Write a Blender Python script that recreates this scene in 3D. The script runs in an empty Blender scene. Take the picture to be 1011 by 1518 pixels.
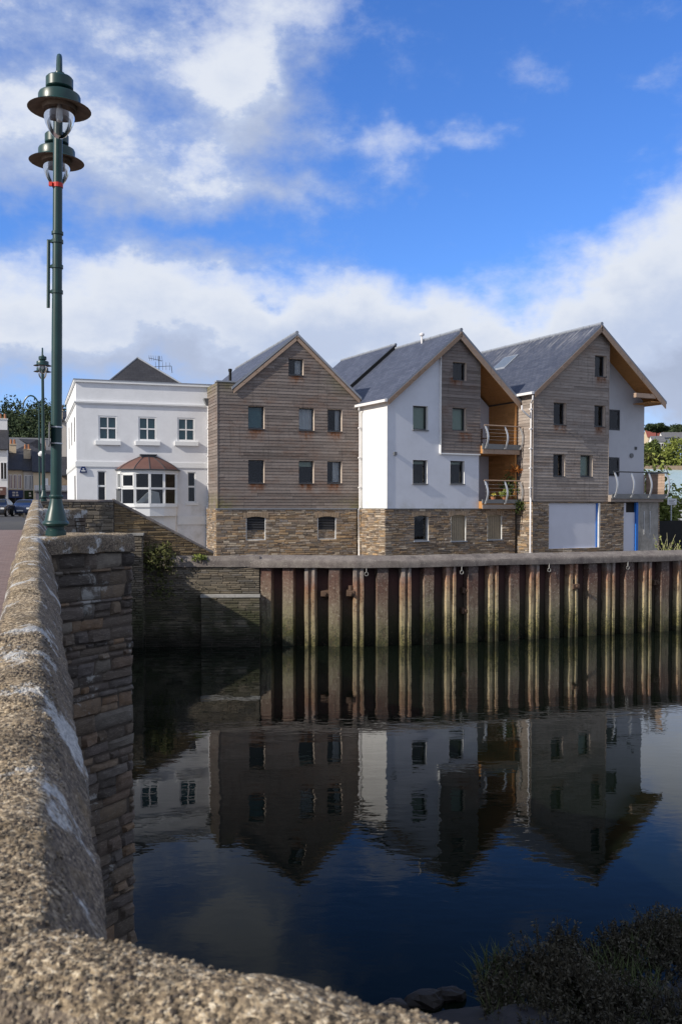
import bpy, math, random
from mathutils import Vector, Matrix, noise
R = math.radians
rnd = random.Random(11)
scene = bpy.context.scene
col = scene.collection
CAM_Z = 5.0
G = 2.4            # quay level above the water (water is z = 0)
ST = 4.22          # street level

# ------------------------------------------------------------------ mesh helpers
FRAME = {}
SIZE = {}          # houses were surveyed at a nominal 2.84 m storey; this brings each to its true size

class MB:
    def __init__(s):
        s.v = []; s.f = []; s.m = []; s.t = []
    def face(s, pts, m=0, t=0.5):
        n = len(s.v)
        s.v.extend(pts)
        s.f.append(tuple(range(n, n + len(pts)))); s.m.append(m); s.t.append(t)
    def grid(s, rows, m=0, t=0.5, closed=False):
        n = len(s.v); w = len(rows[0])
        for r in rows: s.v.extend(r)
        for i in range(len(rows) - 1):
            for j in range(w if closed else w - 1):
                a = n + i * w + j; b = n + i * w + (j + 1) % w
                s.f.append((a, b, b + w, a + w)); s.m.append(m); s.t.append(t)
    def box(s, x0, x1, y0, y1, z0, z1, m=0, t=0.5):
        p = [Vector((x, y, z)) for z in (z0, z1) for y in (y0, y1) for x in (x0, x1)]
        n = len(s.v); s.v.extend(p)
        for q in ((0, 2, 3, 1), (4, 5, 7, 6), (0, 1, 5, 4), (2, 6, 7, 3), (0, 4, 6, 2), (1, 3, 7, 5)):
            s.f.append(tuple(n + k for k in q)); s.m.append(m); s.t.append(t)
    def hexa(s, p, m=0, t=0.5):       # 8 points: bottom ring 4, top ring 4
        n = len(s.v); s.v.extend([Vector(q) for q in p])
        for q in ((3, 2, 1, 0), (4, 5, 6, 7), (0, 1, 5, 4), (1, 2, 6, 5), (2, 3, 7, 6), (3, 0, 4, 7)):
            s.f.append(tuple(n + k for k in q)); s.m.append(m); s.t.append(t)
    def prism(s, poly, z0, z1, m=0, t=0.5, mtop=None):
        n = len(poly)
        b = [Vector((p[0], p[1], z0)) for p in poly]; c = [Vector((p[0], p[1], z1)) for p in poly]
        s.face(list(reversed(b)), m, t); s.face(c, m if mtop is None else mtop, t)
        for i in range(n):
            j = (i + 1) % n
            s.face([b[i], b[j], c[j], c[i]], m, t)
    def tube(s, pts, rad, seg=8, m=0, t=0.5, cap=True):
        pts = [Vector(p) for p in pts]
        if not isinstance(rad, (list, tuple)): rad = [rad] * len(pts)
        rows = []
        up = Vector((0, 0, 1))
        for i, p in enumerate(pts):
            d = (pts[min(i + 1, len(pts) - 1)] - pts[max(i - 1, 0)]).normalized()
            a = d.cross(up)
            if a.length < 0.05: a = d.cross(Vector((1, 0, 0)))
            a.normalize(); b = d.cross(a)
            rows.append([p + (a * math.cos(k * 2 * math.pi / seg) + b * math.sin(k * 2 * math.pi / seg)) * rad[i] for k in range(seg)])
        s.grid(rows, m, t, True)
        if cap:
            s.face(list(reversed(rows[0])), m, t); s.face(rows[-1], m, t)
    def lathe(s, prof, c, seg=24, m=0, t=0.5):
        rows = [[Vector((c[0] + r * math.cos(k * 2 * math.pi / seg), c[1] + r * math.sin(k * 2 * math.pi / seg), c[2] + z)) for k in range(seg)] for r, z in prof]
        s.grid(rows, m, t, True)
    def build(s, name, mats, parent=None, loc=None, rotz=0.0, smooth=False, angle=35):
        off = Vector((0, 0, 0)); sz = SIZE.get(parent.name, 1.0) if parent is not None else 1.0
        if parent is not None:
            off = FRAME.get(parent.name, Vector((0, 0, 0)))
        elif loc is not None:
            off = -Vector(loc)
        me = bpy.data.meshes.new(name)
        vs = [(Vector(v) + off) * sz for v in s.v]
        me.from_pydata([tuple(v) for v in vs], [], s.f)
        if not isinstance(mats, (list, tuple)): mats = [mats]
        for k in mats: me.materials.append(k)
        me.polygons.foreach_set('material_index', s.m)
        at = me.attributes.new('tint', 'FLOAT', 'FACE'); at.data.foreach_set('value', s.t)
        uv = me.uv_layers.new(name='UVMap'); buf = []
        me.update()
        for p in me.polygons:
            n = p.normal
            if abs(n.z) > 0.999:
                for vi in p.vertices:
                    q = s.v[vi]; buf += (q[0], q[1])
            else:
                t = Vector((-n.y, n.x, 0)).normalized(); b = n.cross(t)
                for vi in p.vertices:
                    q = Vector(s.v[vi]); buf += (q.dot(t), q.dot(b))
        uv.data.foreach_set('uv', buf)
        if smooth:
            me.polygons.foreach_set('use_smooth', [True] * len(me.polygons))
            me.set_sharp_from_angle(angle=R(angle))
        o = bpy.data.objects.new(name, me); col.objects.link(o)
        if parent is not None:
            o.parent = parent; FRAME[o.name] = off; SIZE[o.name] = sz
        elif loc is not None:
            o.location = loc; o.rotation_euler.z = rotz
        return o

def bevel(o, w, seg=2):
    b = o.modifiers.new('bevel', 'BEVEL'); b.width = w; b.segments = seg; b.limit_method = 'ANGLE'; b.angle_limit = R(40)
    return o

def tag(o, label, cat, group=None, kind=None):
    o['label'] = label; o['category'] = cat
    if group: o['group'] = group
    if kind: o['kind'] = kind
    return o

def thing(name, label, cat, loc=(0, 0, 0), rotz=0.0, group=None, local=False, kind=None, size=1.0):
    """Empty at the base. local: children built in local x, y and world z; else in world coordinates."""
    o = bpy.data.objects.new(name, None); col.objects.link(o)
    o.location = loc; o.rotation_euler.z = rotz; o.empty_display_size = 0.3; SIZE[o.name] = size
    FRAME[o.name] = Vector((0, 0, -G)) if local else -Vector(loc)
    return tag(o, label, cat, group, kind)

def structure(o):
    o['kind'] = 'structure'; return o

def copy_tree(o, parent=None):
    c = o.copy(); col.objects.link(c)
    if parent is not None: c.parent = parent
    for ch in [k for k in o.children]: copy_tree(ch, c)
    return c

# ------------------------------------------------------------------ material helpers
class NT:
    def __init__(s, name, tree=None):
        if tree is None:
            s.mat = bpy.data.materials.new(name); s.mat.use_nodes = True; s.t = s.mat.node_tree
        else: s.t = tree
        s.t.nodes.clear()
    def n(s, typ, ins=None, **props):
        k = s.t.nodes.new(typ)
        for a, b in props.items(): setattr(k, a, b)
        for a, b in (ins or {}).items(): s.set(k.inputs[a], b)
        return k
    def set(s, sock, val):
        if isinstance(val, bpy.types.NodeSocket): s.t.links.new(val, sock)
        elif isinstance(val, (tuple, list)) and len(val) == 3 and sock.type == 'RGBA': sock.default_value = (*val, 1)
        else: sock.default_value = val
    def math(s, op, a, b=0.0, c=0.0, clamp=False):
        k = s.n('ShaderNodeMath', {0: a, 1: b, 2: c}, operation=op, use_clamp=clamp); return k.outputs[0]
    def vmath(s, op, a, b=(0, 0, 0)):
        k = s.n('ShaderNodeVectorMath', {0: a, 1: b}, operation=op); return k.outputs[0]
    def noise(s, vec, scale, detail=3.0, rough=0.5, dist=0.0, out=0):
        k = s.n('ShaderNodeTexNoise', {'Vector': vec, 'Scale': scale, 'Detail': detail, 'Roughness': rough, 'Distortion': dist}); return k.outputs[out]
    def ramp(s, fac, stops, mode='LINEAR'):
        k = s.n('ShaderNodeValToRGB', {0: fac}); r = k.color_ramp; r.interpolation = mode
        while len(r.elements) < len(stops): r.elements.new(0.5)
        for e, (p, c) in zip(r.elements, stops):
            e.position = p; e.color = (c, c, c, 1) if isinstance(c, (int, float)) else (*c, 1)
        return k.outputs[0]
    def mix(s, fac, a, b, blend='MIX'):
        k = s.n('ShaderNodeMix', data_type='RGBA', blend_type=blend)
        s.set(k.inputs[0], fac); s.set(k.inputs[6], a); s.set(k.inputs[7], b); return k.outputs[2]
    def mapr(s, v, a, b, c=0.0, d=1.0, smooth=True):
        k = s.n('ShaderNodeMapRange', {0: v, 1: a, 2: b, 3: c, 4: d}); k.interpolation_type = 'SMOOTHSTEP' if smooth else 'LINEAR'; return k.outputs[0]
    def scale(s, vec, sc):
        k = s.n('ShaderNodeMapping', {'Vector': vec, 'Scale': sc}); return k.outputs[0]
    def attr(s, name): return s.n('ShaderNodeAttribute', attribute_name=name).outputs['Fac']
    def uv(s): return s.n('ShaderNodeUVMap').outputs[0]
    def pos(s): return s.n('ShaderNodeNewGeometry').outputs['Position']
    def objc(s): return s.n('ShaderNodeTexCoord').outputs['Object']
    def sep(s, v):
        k = s.n('ShaderNodeSeparateXYZ', {0: v}); return k.outputs
    def bump(s, h, strength=0.5, dist=0.02, normal=None):
        k = s.n('ShaderNodeBump', {'Height': h, 'Strength': strength, 'Distance': dist})
        if normal is not None: s.set(k.inputs['Normal'], normal)
        return k.outputs[0]
    def out(s, color, rough=0.7, normal=None, metal=0.0, spec=0.4, **extra):
        k = s.n('ShaderNodeBsdfPrincipled', {'Base Color': color, 'Roughness': rough, 'Metallic': metal, 'Specular IOR Level': spec})
        if normal is not None: s.set(k.inputs['Normal'], normal)
        for a, b in extra.items(): s.set(k.inputs[a.replace('_', ' ')], b)
        o = s.n('ShaderNodeOutputMaterial'); s.t.links.new(k.outputs[0], o.inputs[0]); return s.mat

def simple(name, c, rough=0.6, metal=0.0, var=0.12, scale=6.0, spec=0.4, bump=0.0):
    t = NT(name); p = t.objc()
    f = t.noise(p, scale, 4, 0.6)
    cc = t.mix(f, tuple(x * (1 - var * 1.6) for x in c), tuple(min(1, x * (1 + var)) for x in c))
    nrm = t.bump(t.noise(p, scale * 8, 3), bump, 0.01) if bump else None
    return t.out(cc, rough, nrm, metal, spec)

M = {}
def stone_mat(name, stops, lichen=0.0, moss=0.0, dark=1.0):
    t = NT(name); ti = t.attr('tint'); p = t.pos()
    wn = t.n('ShaderNodeTexWhiteNoise', noise_dimensions='1D'); t.set(wn.inputs['W'], t.math('MULTIPLY', ti, 917.3))
    c = t.ramp(ti, stops)
    c = t.mix(t.math('MULTIPLY', wn.outputs[0], 0.45), c, (0.05, 0.045, 0.04))
    n1 = t.noise(p, 9, 5, 0.65); n2 = t.noise(t.scale(p, (1, 1, 4)), 22, 4, 0.6)
    c = t.mix(t.mapr(n1, 0.35, 0.75, 0, 0.5), c, tuple(x * 0.55 for x in stops[len(stops) // 2][1]))
    c = t.mix(t.mapr(n2, 0.5, 0.8, 0, 0.35), c, (0.38, 0.33, 0.27))
    if lichen:
        nl = t.noise(p, 2.3, 5, 0.7)
        c = t.mix(t.mapr(nl, 0.6, 0.68, 0, lichen), c, (0.42, 0.42, 0.4))
    if moss:
        z = t.sep(p)[2]
        f = t.math('MULTIPLY', t.mapr(z, 2.6, 0.9, 0, 1), t.mapr(t.noise(p, 1.7, 4), 0.35, 0.6, 0.4, 1))
        c = t.mix(t.math('MULTIPLY', f, moss), c, (0.035, 0.04, 0.016))
        c = t.mix(t.mapr(z, 0.9, 0.1, 0, 0.85), c, (0.006, 0.007, 0.005))
    if dark != 1.0: c = t.mix(1 - dark, c, (0, 0, 0))
    b = t.bump(t.math('ADD', n2, t.math('MULTIPLY', n1, 0.7)), 0.7, 0.012)
    return t.out(c, 0.88, b, spec=0.25)

HS = [(0.0, (0.12, 0.095, 0.085)), (0.14, (0.30, 0.25, 0.20)), (0.3, (0.42, 0.27, 0.155)), (0.42, (0.30, 0.27, 0.25)), (0.55, (0.50, 0.34, 0.19)), (0.66, (0.24, 0.19, 0.16)), (0.8, (0.64, 0.54, 0.42)), (0.9, (0.40, 0.33, 0.27)), (1.0, (0.22, 0.205, 0.205))]
M['house_stone'] = stone_mat('house_stone', HS)
M['mortar'] = simple('mortar', (0.20, 0.16, 0.12), 0.95, bump=0.4, scale=12)
BS = [(0.0, (0.055, 0.047, 0.042)), (0.25, (0.11, 0.086, 0.068)), (0.45, (0.17, 0.125, 0.085)), (0.6, (0.12, 0.1, 0.092)), (0.75, (0.23, 0.14, 0.075)), (0.88, (0.2, 0.175, 0.145)), (1.0, (0.11, 0.095, 0.09))]
M['bridge_stone'] = stone_mat('bridge_stone', BS, lichen=0.55)
M['bank_stone'] = stone_mat('bank_stone', [(0, (0.09, 0.08, 0.065)), (0.4, (0.2, 0.17, 0.13)), (0.7, (0.27, 0.22, 0.16)), (1, (0.16, 0.15, 0.14))], lichen=0.15, moss=0.9)
M['ramp_stone'] = stone_mat('ramp_stone', [(0, (0.13, 0.09, 0.06)), (0.4, (0.26, 0.18, 0.09)), (0.7, (0.33, 0.23, 0.12)), (1, (0.17, 0.15, 0.12))])
M['dark_mortar'] = simple('dark_mortar', (0.075, 0.06, 0.048), 0.95, bump=0.5, scale=14)

def granite():
    t = NT('granite'); p = t.pos()
    pw = t.vmath('ADD', p, t.vmath('MULTIPLY', t.noise(p, 60, 3, 0.6, out=1), (.02, .02, .02)))
    v = t.n('ShaderNodeTexVoronoi', {'Vector': pw, 'Scale': 120.0, 'Randomness': 1.0})
    n1 = t.noise(p, 70, 5, 0.7); n2 = t.noise(p, 150, 3, 0.7)
    g = t.math('ADD', t.math('MULTIPLY', t.sep(v.outputs['Color'])[0], .62), t.math('MULTIPLY', t.mapr(n1, .3, .7), .38))
    c = t.ramp(g, [(0.1, (0.035, 0.028, 0.02)), (0.32, (0.14, 0.105, 0.07)), (0.55, (0.29, 0.22, 0.14)), (0.72, (0.45, 0.35, 0.23)), (0.95, (0.75, 0.64, 0.47))])
    ti = t.attr('tint')
    c = t.mix(t.mapr(ti, .55, 1, 0, .75), c, (0.62, 0.51, 0.35)); c = t.mix(t.mapr(ti, .45, 0, 0, .8), c, (0.045, 0.038, 0.03))
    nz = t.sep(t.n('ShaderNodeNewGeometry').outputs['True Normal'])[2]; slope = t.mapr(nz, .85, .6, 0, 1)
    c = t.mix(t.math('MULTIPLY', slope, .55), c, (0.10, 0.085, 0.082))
    big = t.noise(p, 3.2, 6, 0.7)
    c = t.mix(t.mapr(big, 0.48, 0.7, 0, 0.6), c, (0.07, 0.055, 0.04))
    warm = t.noise(p, 5.5, 4, 0.6)
    c = t.mix(t.mapr(warm, 0.52, 0.72, 0, 0.38), c, (0.26, 0.18, 0.085))
    dk = t.noise(p, 17, 5, 0.7)
    c = t.mix(t.mapr(dk, 0.52, 0.68, 0, 0.65), c, (0.06, 0.052, 0.042))
    lich = t.noise(t.vmath('ADD', p, (3.3, 1.7, .4)), 1.9, 9, 0.72)
    lc = t.mix(t.mapr(n1, .4, .6), (0.36, 0.36, 0.35), (0.62, 0.61, 0.59))
    c = t.mix(t.mapr(t.math('ADD', lich, t.math('MULTIPLY', slope, .02)), 0.55, 0.6, 0, 0.85), c, lc)
    h = t.math('ADD', t.math('MULTIPLY', v.outputs['Distance'], -0.5), t.math('ADD', t.math('MULTIPLY', n1, .6), t.math('MULTIPLY', n2, .2)))
    b = t.bump(h, 0.9, 0.007); b = t.bump(t.noise(p, 9, 5, .65), 0.7, 0.04, b)
    return t.out(c, 0.92, b, spec=0.2)
M['granite'] = granite()

def wood(name, dark, light, stain, stainamt=0.5, green=0.0, sills=(), k=1.0):
    t = NT(name); ti = t.attr('tint'); uv = t.uv(); p = t.pos()
    g = t.noise(t.scale(uv, (0.9, 22, 1)), 3.0, 5, 0.65)
    wn = t.n('ShaderNodeTexWhiteNoise', noise_dimensions='1D'); t.set(wn.inputs['W'], t.math('MULTIPLY', ti, 531.7))
    f = t.math('ADD', t.math('MULTIPLY', ti, 0.6), t.math('MULTIPLY', g, 0.4))
    c = t.mix(f, dark, light)
    st = t.noise(t.scale(p, (.8, .8, 2.2)), 0.9, 6, 0.75)
    c = t.mix(t.math('MULTIPLY', t.mapr(st, 0.45, 0.72), stainamt), c, stain)
    c = t.mix(t.mapr(wn.outputs[0], 0.7, 1, 0, 0.4), c, tuple(x * 0.5 for x in dark))
    mo = t.noise(t.scale(uv, (1.3, 3.5, 1)), 1.6, 6, 0.75)
    c = t.mix(t.mapr(mo, .52, .74, 0, .6), c, tuple(x * .45 for x in dark)); c = t.mix(t.mapr(mo, .46, .28, 0, .5), c, tuple(min(1, x * 1.35) for x in light))
    kn = t.noise(t.scale(uv, (5, 9, 1)), 1.0, 3, .6); c = t.mix(t.mapr(kn, .66, .72, 0, .7), c, (.03, .022, .016))
    str_ = t.noise(t.scale(p, (7, 7, 0.5)), 1.0, 4, 0.6)
    c = t.mix(t.mapr(str_, 0.55, 0.8, 0, 0.45), c, (0.05, 0.042, 0.036))
    if sills:
        oc = t.sep(t.objc()); ox, oz = oc[0], oc[2]; tot = None
        for (x0, x1, zs) in sills:
            a0, a1, zz = x0 * k, x1 * k, (zs - 2.4) * k
            fx = t.math('MULTIPLY', t.mapr(ox, a0 - .12, a0 + .2), t.mapr(ox, a1 + .12, a1 - .2))
            f = t.math('MULTIPLY', fx, t.math('MULTIPLY', t.mapr(oz, zz - .62, zz - .05), t.mapr(oz, zz + .02, zz - .02)))
            tot = f if tot is None else t.math('MAXIMUM', tot, f)
        sn = t.noise(t.scale(p, (4, 4, 2)), 1.0, 5, .75)
        c = t.mix(t.math('MULTIPLY', tot, t.mapr(sn, .3, .62), clamp=True), c, (0.17, 0.062, 0.02))
        c = t.mix(t.math('MULTIPLY', tot, t.mapr(sn, .5, .7, 0, .8), clamp=True), c, (0.035, 0.022, 0.014))
    if green:
        z = t.sep(p)[2]; gn = t.noise(p, 1.3, 4, 0.7)
        ge = t.math('ADD', t.mapr(z, 9.9, 11.2, 0, 1), t.mapr(z, 5.9, 4.9, 0, 0.8))
        x = t.sep(t.objc())[0]
        xe = t.math('MAXIMUM', t.mapr(x, 1.3, 0.3), t.mapr(t.math('SUBTRACT', x, 3.0), 1.5, 4.4))
        c = t.mix(t.math('MULTIPLY', t.math('MULTIPLY', ge, xe), t.mapr(gn, 0.35, 0.6, 0, green), clamp=True), c, (0.13, 0.125, 0.03))
    b = t.bump(g, 0.5, 0.006)
    return t.out(c, 0.8, b, spec=0.25)
M['wood_brown'] = wood('wood_brown', (0.135, 0.112, 0.102), (0.25, 0.212, 0.192), (0.165, 0.095, 0.065), 0.6, 0.8, [(1.53, 2.36, 8.9), (4.16, 4.97, 8.89), (5.69, 6.47, 8.89), (1.53, 2.35, 6.21), (4.15, 4.95, 6.22), (5.67, 6.46, 6.24), (3.62, 4.40, 11.66)], .93)
M['wood_grey'] = wood('wood_grey', (0.2, 0.168, 0.148), (0.40, 0.345, 0.305), (0.25, 0.165, 0.115), 0.5, 0, [(1.32, 2.17, 9.29), (4.10, 4.88, 9.30), (4.11, 4.92, 11.96)], .95)
M['wood_warm'] = wood('wood_warm', (0.33, 0.155, 0.05), (0.58, 0.30, 0.115), (0.45, 0.2, 0.06), 0.4)
M['timber'] = wood('timber', (0.27, 0.19, 0.14), (0.42, 0.31, 0.24), (0.31, 0.2, 0.13), 0.4)

def render_mat(name, c, dirt=0.25):
    t = NT(name); p = t.pos()
    n = t.noise(p, 1.3, 5, 0.7); n2 = t.noise(t.scale(p, (2.2, 2.2, 0.4)), 1.4, 5, 0.7)
    cc = t.mix(t.mapr(n, 0.35, 0.8, 0, dirt), c, tuple(x * 0.72 for x in c))
    cc = t.mix(t.mapr(n2, 0.56, 0.82, 0, dirt * 0.65), cc, (c[0] * 0.6, c[1] * 0.59, c[2] * 0.54))
    z = t.sep(p)[2]
    cc = t.mix(t.math('MULTIPLY', t.mapr(z, 5.6, 4.9), t.mapr(n, 0.4, 0.7, 0, dirt * 0.9)), cc, (0.38, 0.36, 0.27))
    b = t.bump(t.noise(p, 60, 3), 0.25, 0.006)
    return t.out(cc, 0.85, b, spec=0.3)
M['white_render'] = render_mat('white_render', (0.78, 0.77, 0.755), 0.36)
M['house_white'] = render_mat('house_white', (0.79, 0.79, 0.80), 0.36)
M['shaded_white_render'] = render_mat('shaded_white_render', (0.64, 0.655, 0.71), 0.36)  # white render with its bluish shade put into the colour
M['grey_render'] = render_mat('grey_render', (0.5, 0.51, 0.545), 0.3)
M['white_paint'] = simple('white_paint', (0.80, 0.80, 0.79), 0.4, var=0.05)
M['dark_frame'] = simple('dark_frame', (0.05, 0.053, 0.06), 0.45)
M['dark_room'] = simple('dark_room', (0.02, 0.018, 0.017), 0.9)
M['reveal_pale'] = simple('reveal_pale', (0.62, 0.52, 0.44), 0.7, var=0.15)
M['white_plastic'] = simple('white_plastic', (0.76, 0.74, 0.74), 0.4, var=0.08)
M['blue_paint'] = simple('blue_paint', (0.02, 0.14, 0.50), 0.45)
M['navy'] = simple('navy', (0.012, 0.03, 0.12), 0.4)
M['galv'] = simple('galv', (0.62, 0.63, 0.64), 0.38, metal=0.5)
M['grey_paint'] = simple('grey_paint', (0.16, 0.165, 0.17), 0.6)
M['lead'] = simple('lead', (0.25, 0.27, 0.31), 0.6)
M['red_tape'] = simple('red_tape', (0.55, 0.03, 0.02), 0.5)
M['curtain'] = simple('curtain', (0.7, 0.7, 0.7), 0.9, var=0.15, scale=3)
M['blind_green'] = simple('blind_green', (0.38, 0.46, 0.36), 0.85, var=0.08)
M['blind_teal'] = simple('blind_teal', (0.12, 0.24, 0.26), 0.85, var=0.1)
M['shutter'] = simple('shutter', (0.30, 0.245, 0.17), 0.8, var=0.15)
M['board_panel'] = simple('board_panel', (0.60, 0.61, 0.68), 0.6, var=0.06, scale=1.5)
M['louvre'] = simple('louvre', (0.055, 0.055, 0.06), 0.6)
M['arch_stone'] = simple('arch_stone', (0.31, 0.23, 0.16), 0.9, var=0.3, scale=5, bump=0.4)
M['cream'] = render_mat('cream', (0.62, 0.50, 0.35), 0.25)
M['pale_pink'] = render_mat('pale_pink', (0.58, 0.52, 0.46), 0.25)
M['copper'] = simple('copper', (0.15, 0.075, 0.06), 0.55, var=0.2, scale=4)
M['green_paint'] = simple('green_paint', (0.009, 0.042, 0.038), 0.36, var=0.25, spec=0.5)
M['brim_under'] = simple('brim_under', (0.20, 0.15, 0.11), 0.6, var=0.4, scale=14)
M['rust_dark'] = simple('rust_dark', (0.10, 0.06, 0.04), 0.85, var=0.3, bump=0.5)
M['tyre'] = simple('tyre', (0.012, 0.012, 0.012), 0.8)
M['car_black'] = simple('car_black', (0.015, 0.015, 0.017), 0.25, spec=0.6)
M['car_blue'] = simple('car_blue', (0.02, 0.035, 0.09), 0.25, spec=0.6)
M['lamp_white'] = simple('lamp_white', (0.8, 0.8, 0.78), 0.2)
M['brick_red'] = simple('brick_red', (0.22, 0.06, 0.045), 0.85, var=0.2)
M['mauve_wall'] = simple('mauve_wall', (0.17, 0.16, 0.19), 0.85, var=0.2, scale=2)
M['terracotta'] = simple('terracotta', (0.36, 0.16, 0.08), 0.8)
M['chair_wood'] = simple('chair_wood', (0.13, 0.075, 0.045), 0.6)
M['bark'] = simple('bark', (0.07, 0.055, 0.04), 0.9, bump=0.5)
M['net_black'] = simple('net_black', (0.018, 0.019, 0.02), 0.9, var=0.3, scale=3)

def slate(name, c0, c1, streak=0.0):
    t = NT(name); uv = t.uv(); p = t.pos()
    br = t.n('ShaderNodeTexBrick', {'Vector': uv, 'Color1': (*c0, 1), 'Color2': (*c1, 1), 'Mortar': (*[x * 0.3 for x in c0], 1), 'Scale': 1.0, 'Mortar Size': 0.008, 'Brick Width': 0.3, 'Row Height': 0.19, 'Mortar Smooth': 0.2, 'Bias': 0.0})
    n = t.noise(p, 0.8, 5, 0.7)
    c = t.mix(t.mapr(n, 0.4, 0.75, 0, 0.45), br.outputs[0], tuple(x * 0.6 for x in c0))
    if streak:
        z = t.sep(p)[2]
        s = t.noise(t.scale(uv, (3.2, 0.35, 1)), 1.6, 4, 0.7)
        c = t.mix(t.math('MULTIPLY', t.mapr(s, 0.5, 0.66, 0, streak), t.mapr(z, 12.4, 14.6)), c, (0.42, 0.41, 0.40))
        l = t.noise(p, 2.4, 5, 0.75)
        c = t.mix(t.math('MULTIPLY', t.mapr(l, 0.66, 0.7, 0, 0.5), t.mapr(z, 11.2, 14)), c, (0.35, 0.34, 0.3))
    b = t.bump(br.outputs['Fac'], 0.6, -0.01); b = t.bump(t.noise(p, 14, 3), 0.3, 0.01, b)
    return t.out(c, 0.6, b, spec=0.35)
M['slate'] = slate('slate', (0.055, 0.064, 0.095), (0.085, 0.096, 0.135))
M['slate_streaked'] = slate('slate_streaked', (0.05, 0.058, 0.085), (0.08, 0.088, 0.118), 0.6)
M['slate_town'] = slate('slate_town', (0.13, 0.13, 0.135), (0.18, 0.175, 0.17))
M['slate_dark'] = slate('slate_dark', (0.035, 0.033, 0.035), (0.05, 0.048, 0.05))

def concrete():
    t = NT('concrete'); p = t.pos()
    n = t.noise(p, 2.0, 6, 0.7); n2 = t.noise(p, 40, 3, 0.6); n3 = t.noise(t.scale(p, (3, 3, 0.6)), 1.2, 5, 0.65)
    c = t.ramp(n, [(0.3, (0.21, 0.20, 0.185)), (0.55, (0.32, 0.31, 0.29)), (0.75, (0.42, 0.40, 0.37))])
    c = t.mix(t.mapr(n3, 0.5, 0.75, 0, 0.6), c, (0.09, 0.085, 0.08))
    c = t.mix(t.mapr(n2, 0.62, 0.75, 0, 0.6), c, (0.5, 0.48, 0.42))
    return t.out(c, 0.9, t.bump(n2, 0.5, 0.01), spec=0.25)
M['concrete'] = concrete()

def cap_mat():
    t = NT('cap_concrete'); p = t.pos()
    n = t.noise(p, 2.6, 6, 0.7); n2 = t.noise(p, 26, 4, 0.65); n3 = t.noise(t.scale(p, (3, 3, 0.8)), 1.1, 5, 0.65)
    c = t.ramp(n, [(0.3, (0.12, 0.10, 0.095)), (0.55, (0.19, 0.165, 0.15)), (0.75, (0.25, 0.22, 0.195))])
    c = t.mix(t.mapr(n3, 0.5, 0.75, 0, 0.6), c, (0.06, 0.054, 0.052))
    c = t.mix(t.mapr(n2, 0.58, 0.7, 0, 0.8), c, (0.46, 0.43, 0.36))
    return t.out(c, 0.92, t.bump(n2, 0.6, 0.015), spec=0.2)
M['cap'] = cap_mat()

def pile_mat(name, pale):
    t = NT(name); p = t.pos(); z = t.sep(p)[2]
    n = t.noise(p, 3.0, 6, 0.7); n2 = t.noise(t.scale(p, (9, 9, 0.8)), 1.0, 5, 0.7); n4 = t.noise(p, 14, 4, 0.7)
    ti = t.attr('tint'); zz = t.math('ADD', t.math('ADD', z, t.math('MULTIPLY', t.math('SUBTRACT', ti, .5), .7)), t.math('MULTIPLY', t.math('SUBTRACT', n, 0.5), 1.5))
    if pale:
        st = [(0.0, (0.035, 0.034, 0.014)), (0.09, (0.17, 0.15, 0.055)), (0.3, (0.40, 0.34, 0.19)), (0.5, (0.42, 0.33, 0.2)), (0.66, (0.38, 0.24, 0.14)), (0.8, (0.33, 0.17, 0.11)), (0.93, (0.36, 0.31, 0.28))]
    else:
        st = [(0.0, (0.016, 0.018, 0.009)), (0.12, (0.085, 0.083, 0.03)), (0.3, (0.22, 0.195, 0.115)), (0.5, (0.23, 0.185, 0.13)), (0.66, (0.195, 0.13, 0.095)), (0.82, (0.145, 0.075, 0.058)), (0.95, (0.15, 0.11, 0.10))]
    c = t.ramp(t.math('DIVIDE', zz, 3.0), st)
    c = t.mix(t.mapr(n2, 0.48, 0.72, 0, 0.75), c, (0.045, 0.026, 0.02))
    c = t.mix(t.mapr(t.noise(p, 6, 6, .75), 0.5, 0.66, 0, 0.6), c, (0.07, 0.04, 0.026))
    c = t.mix(t.mapr(n4, 0.54, 0.66, 0, 0.65), c, (0.44, 0.38, 0.30))
    c = t.mix(t.math('MULTIPLY', ti, .35), c, (0.05, 0.035, 0.025))
    green = t.math('MULTIPLY', t.mapr(zz, 1.3, 0.5, 0, 0.75), t.mapr(n4, 0.48, 0.55))
    c = t.mix(green, c, (0.014, 0.02, 0.006))
    b = t.bump(t.math('ADD', n, n4), 0.7, 0.02)
    return t.out(c, 0.75, b, spec=0.3)
M['pile'] = pile_mat('pile', False); M['pile_pale'] = pile_mat('pile_pale', True)
def pan_mat():
    t = NT('pile_pan'); p = t.pos(); z = t.sep(p)[2]; n = t.noise(p, 3, 5, 0.7); n4 = t.noise(p, 12, 4, 0.7)
    zz = t.math('ADD', z, t.math('MULTIPLY', t.math('SUBTRACT', n, 0.5), 0.8))
    c = t.ramp(t.math('DIVIDE', zz, 3.0), [(0, (0.006, 0.007, 0.004)), (0.25, (0.032, 0.032, 0.018)), (0.5, (0.06, 0.045, 0.035)), (0.75, (0.085, 0.042, 0.038)), (0.95, (0.055, 0.033, 0.032))])  # rust and algae tones, darkened to stand in for shade in the recesses
    c = t.mix(t.mapr(n4, 0.55, 0.7, 0, 0.5), c, (0.1, 0.07, 0.055))
    return t.out(c, 0.85, t.bump(n4, 0.6, 0.02), spec=0.2)
M['pan'] = pan_mat()

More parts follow.
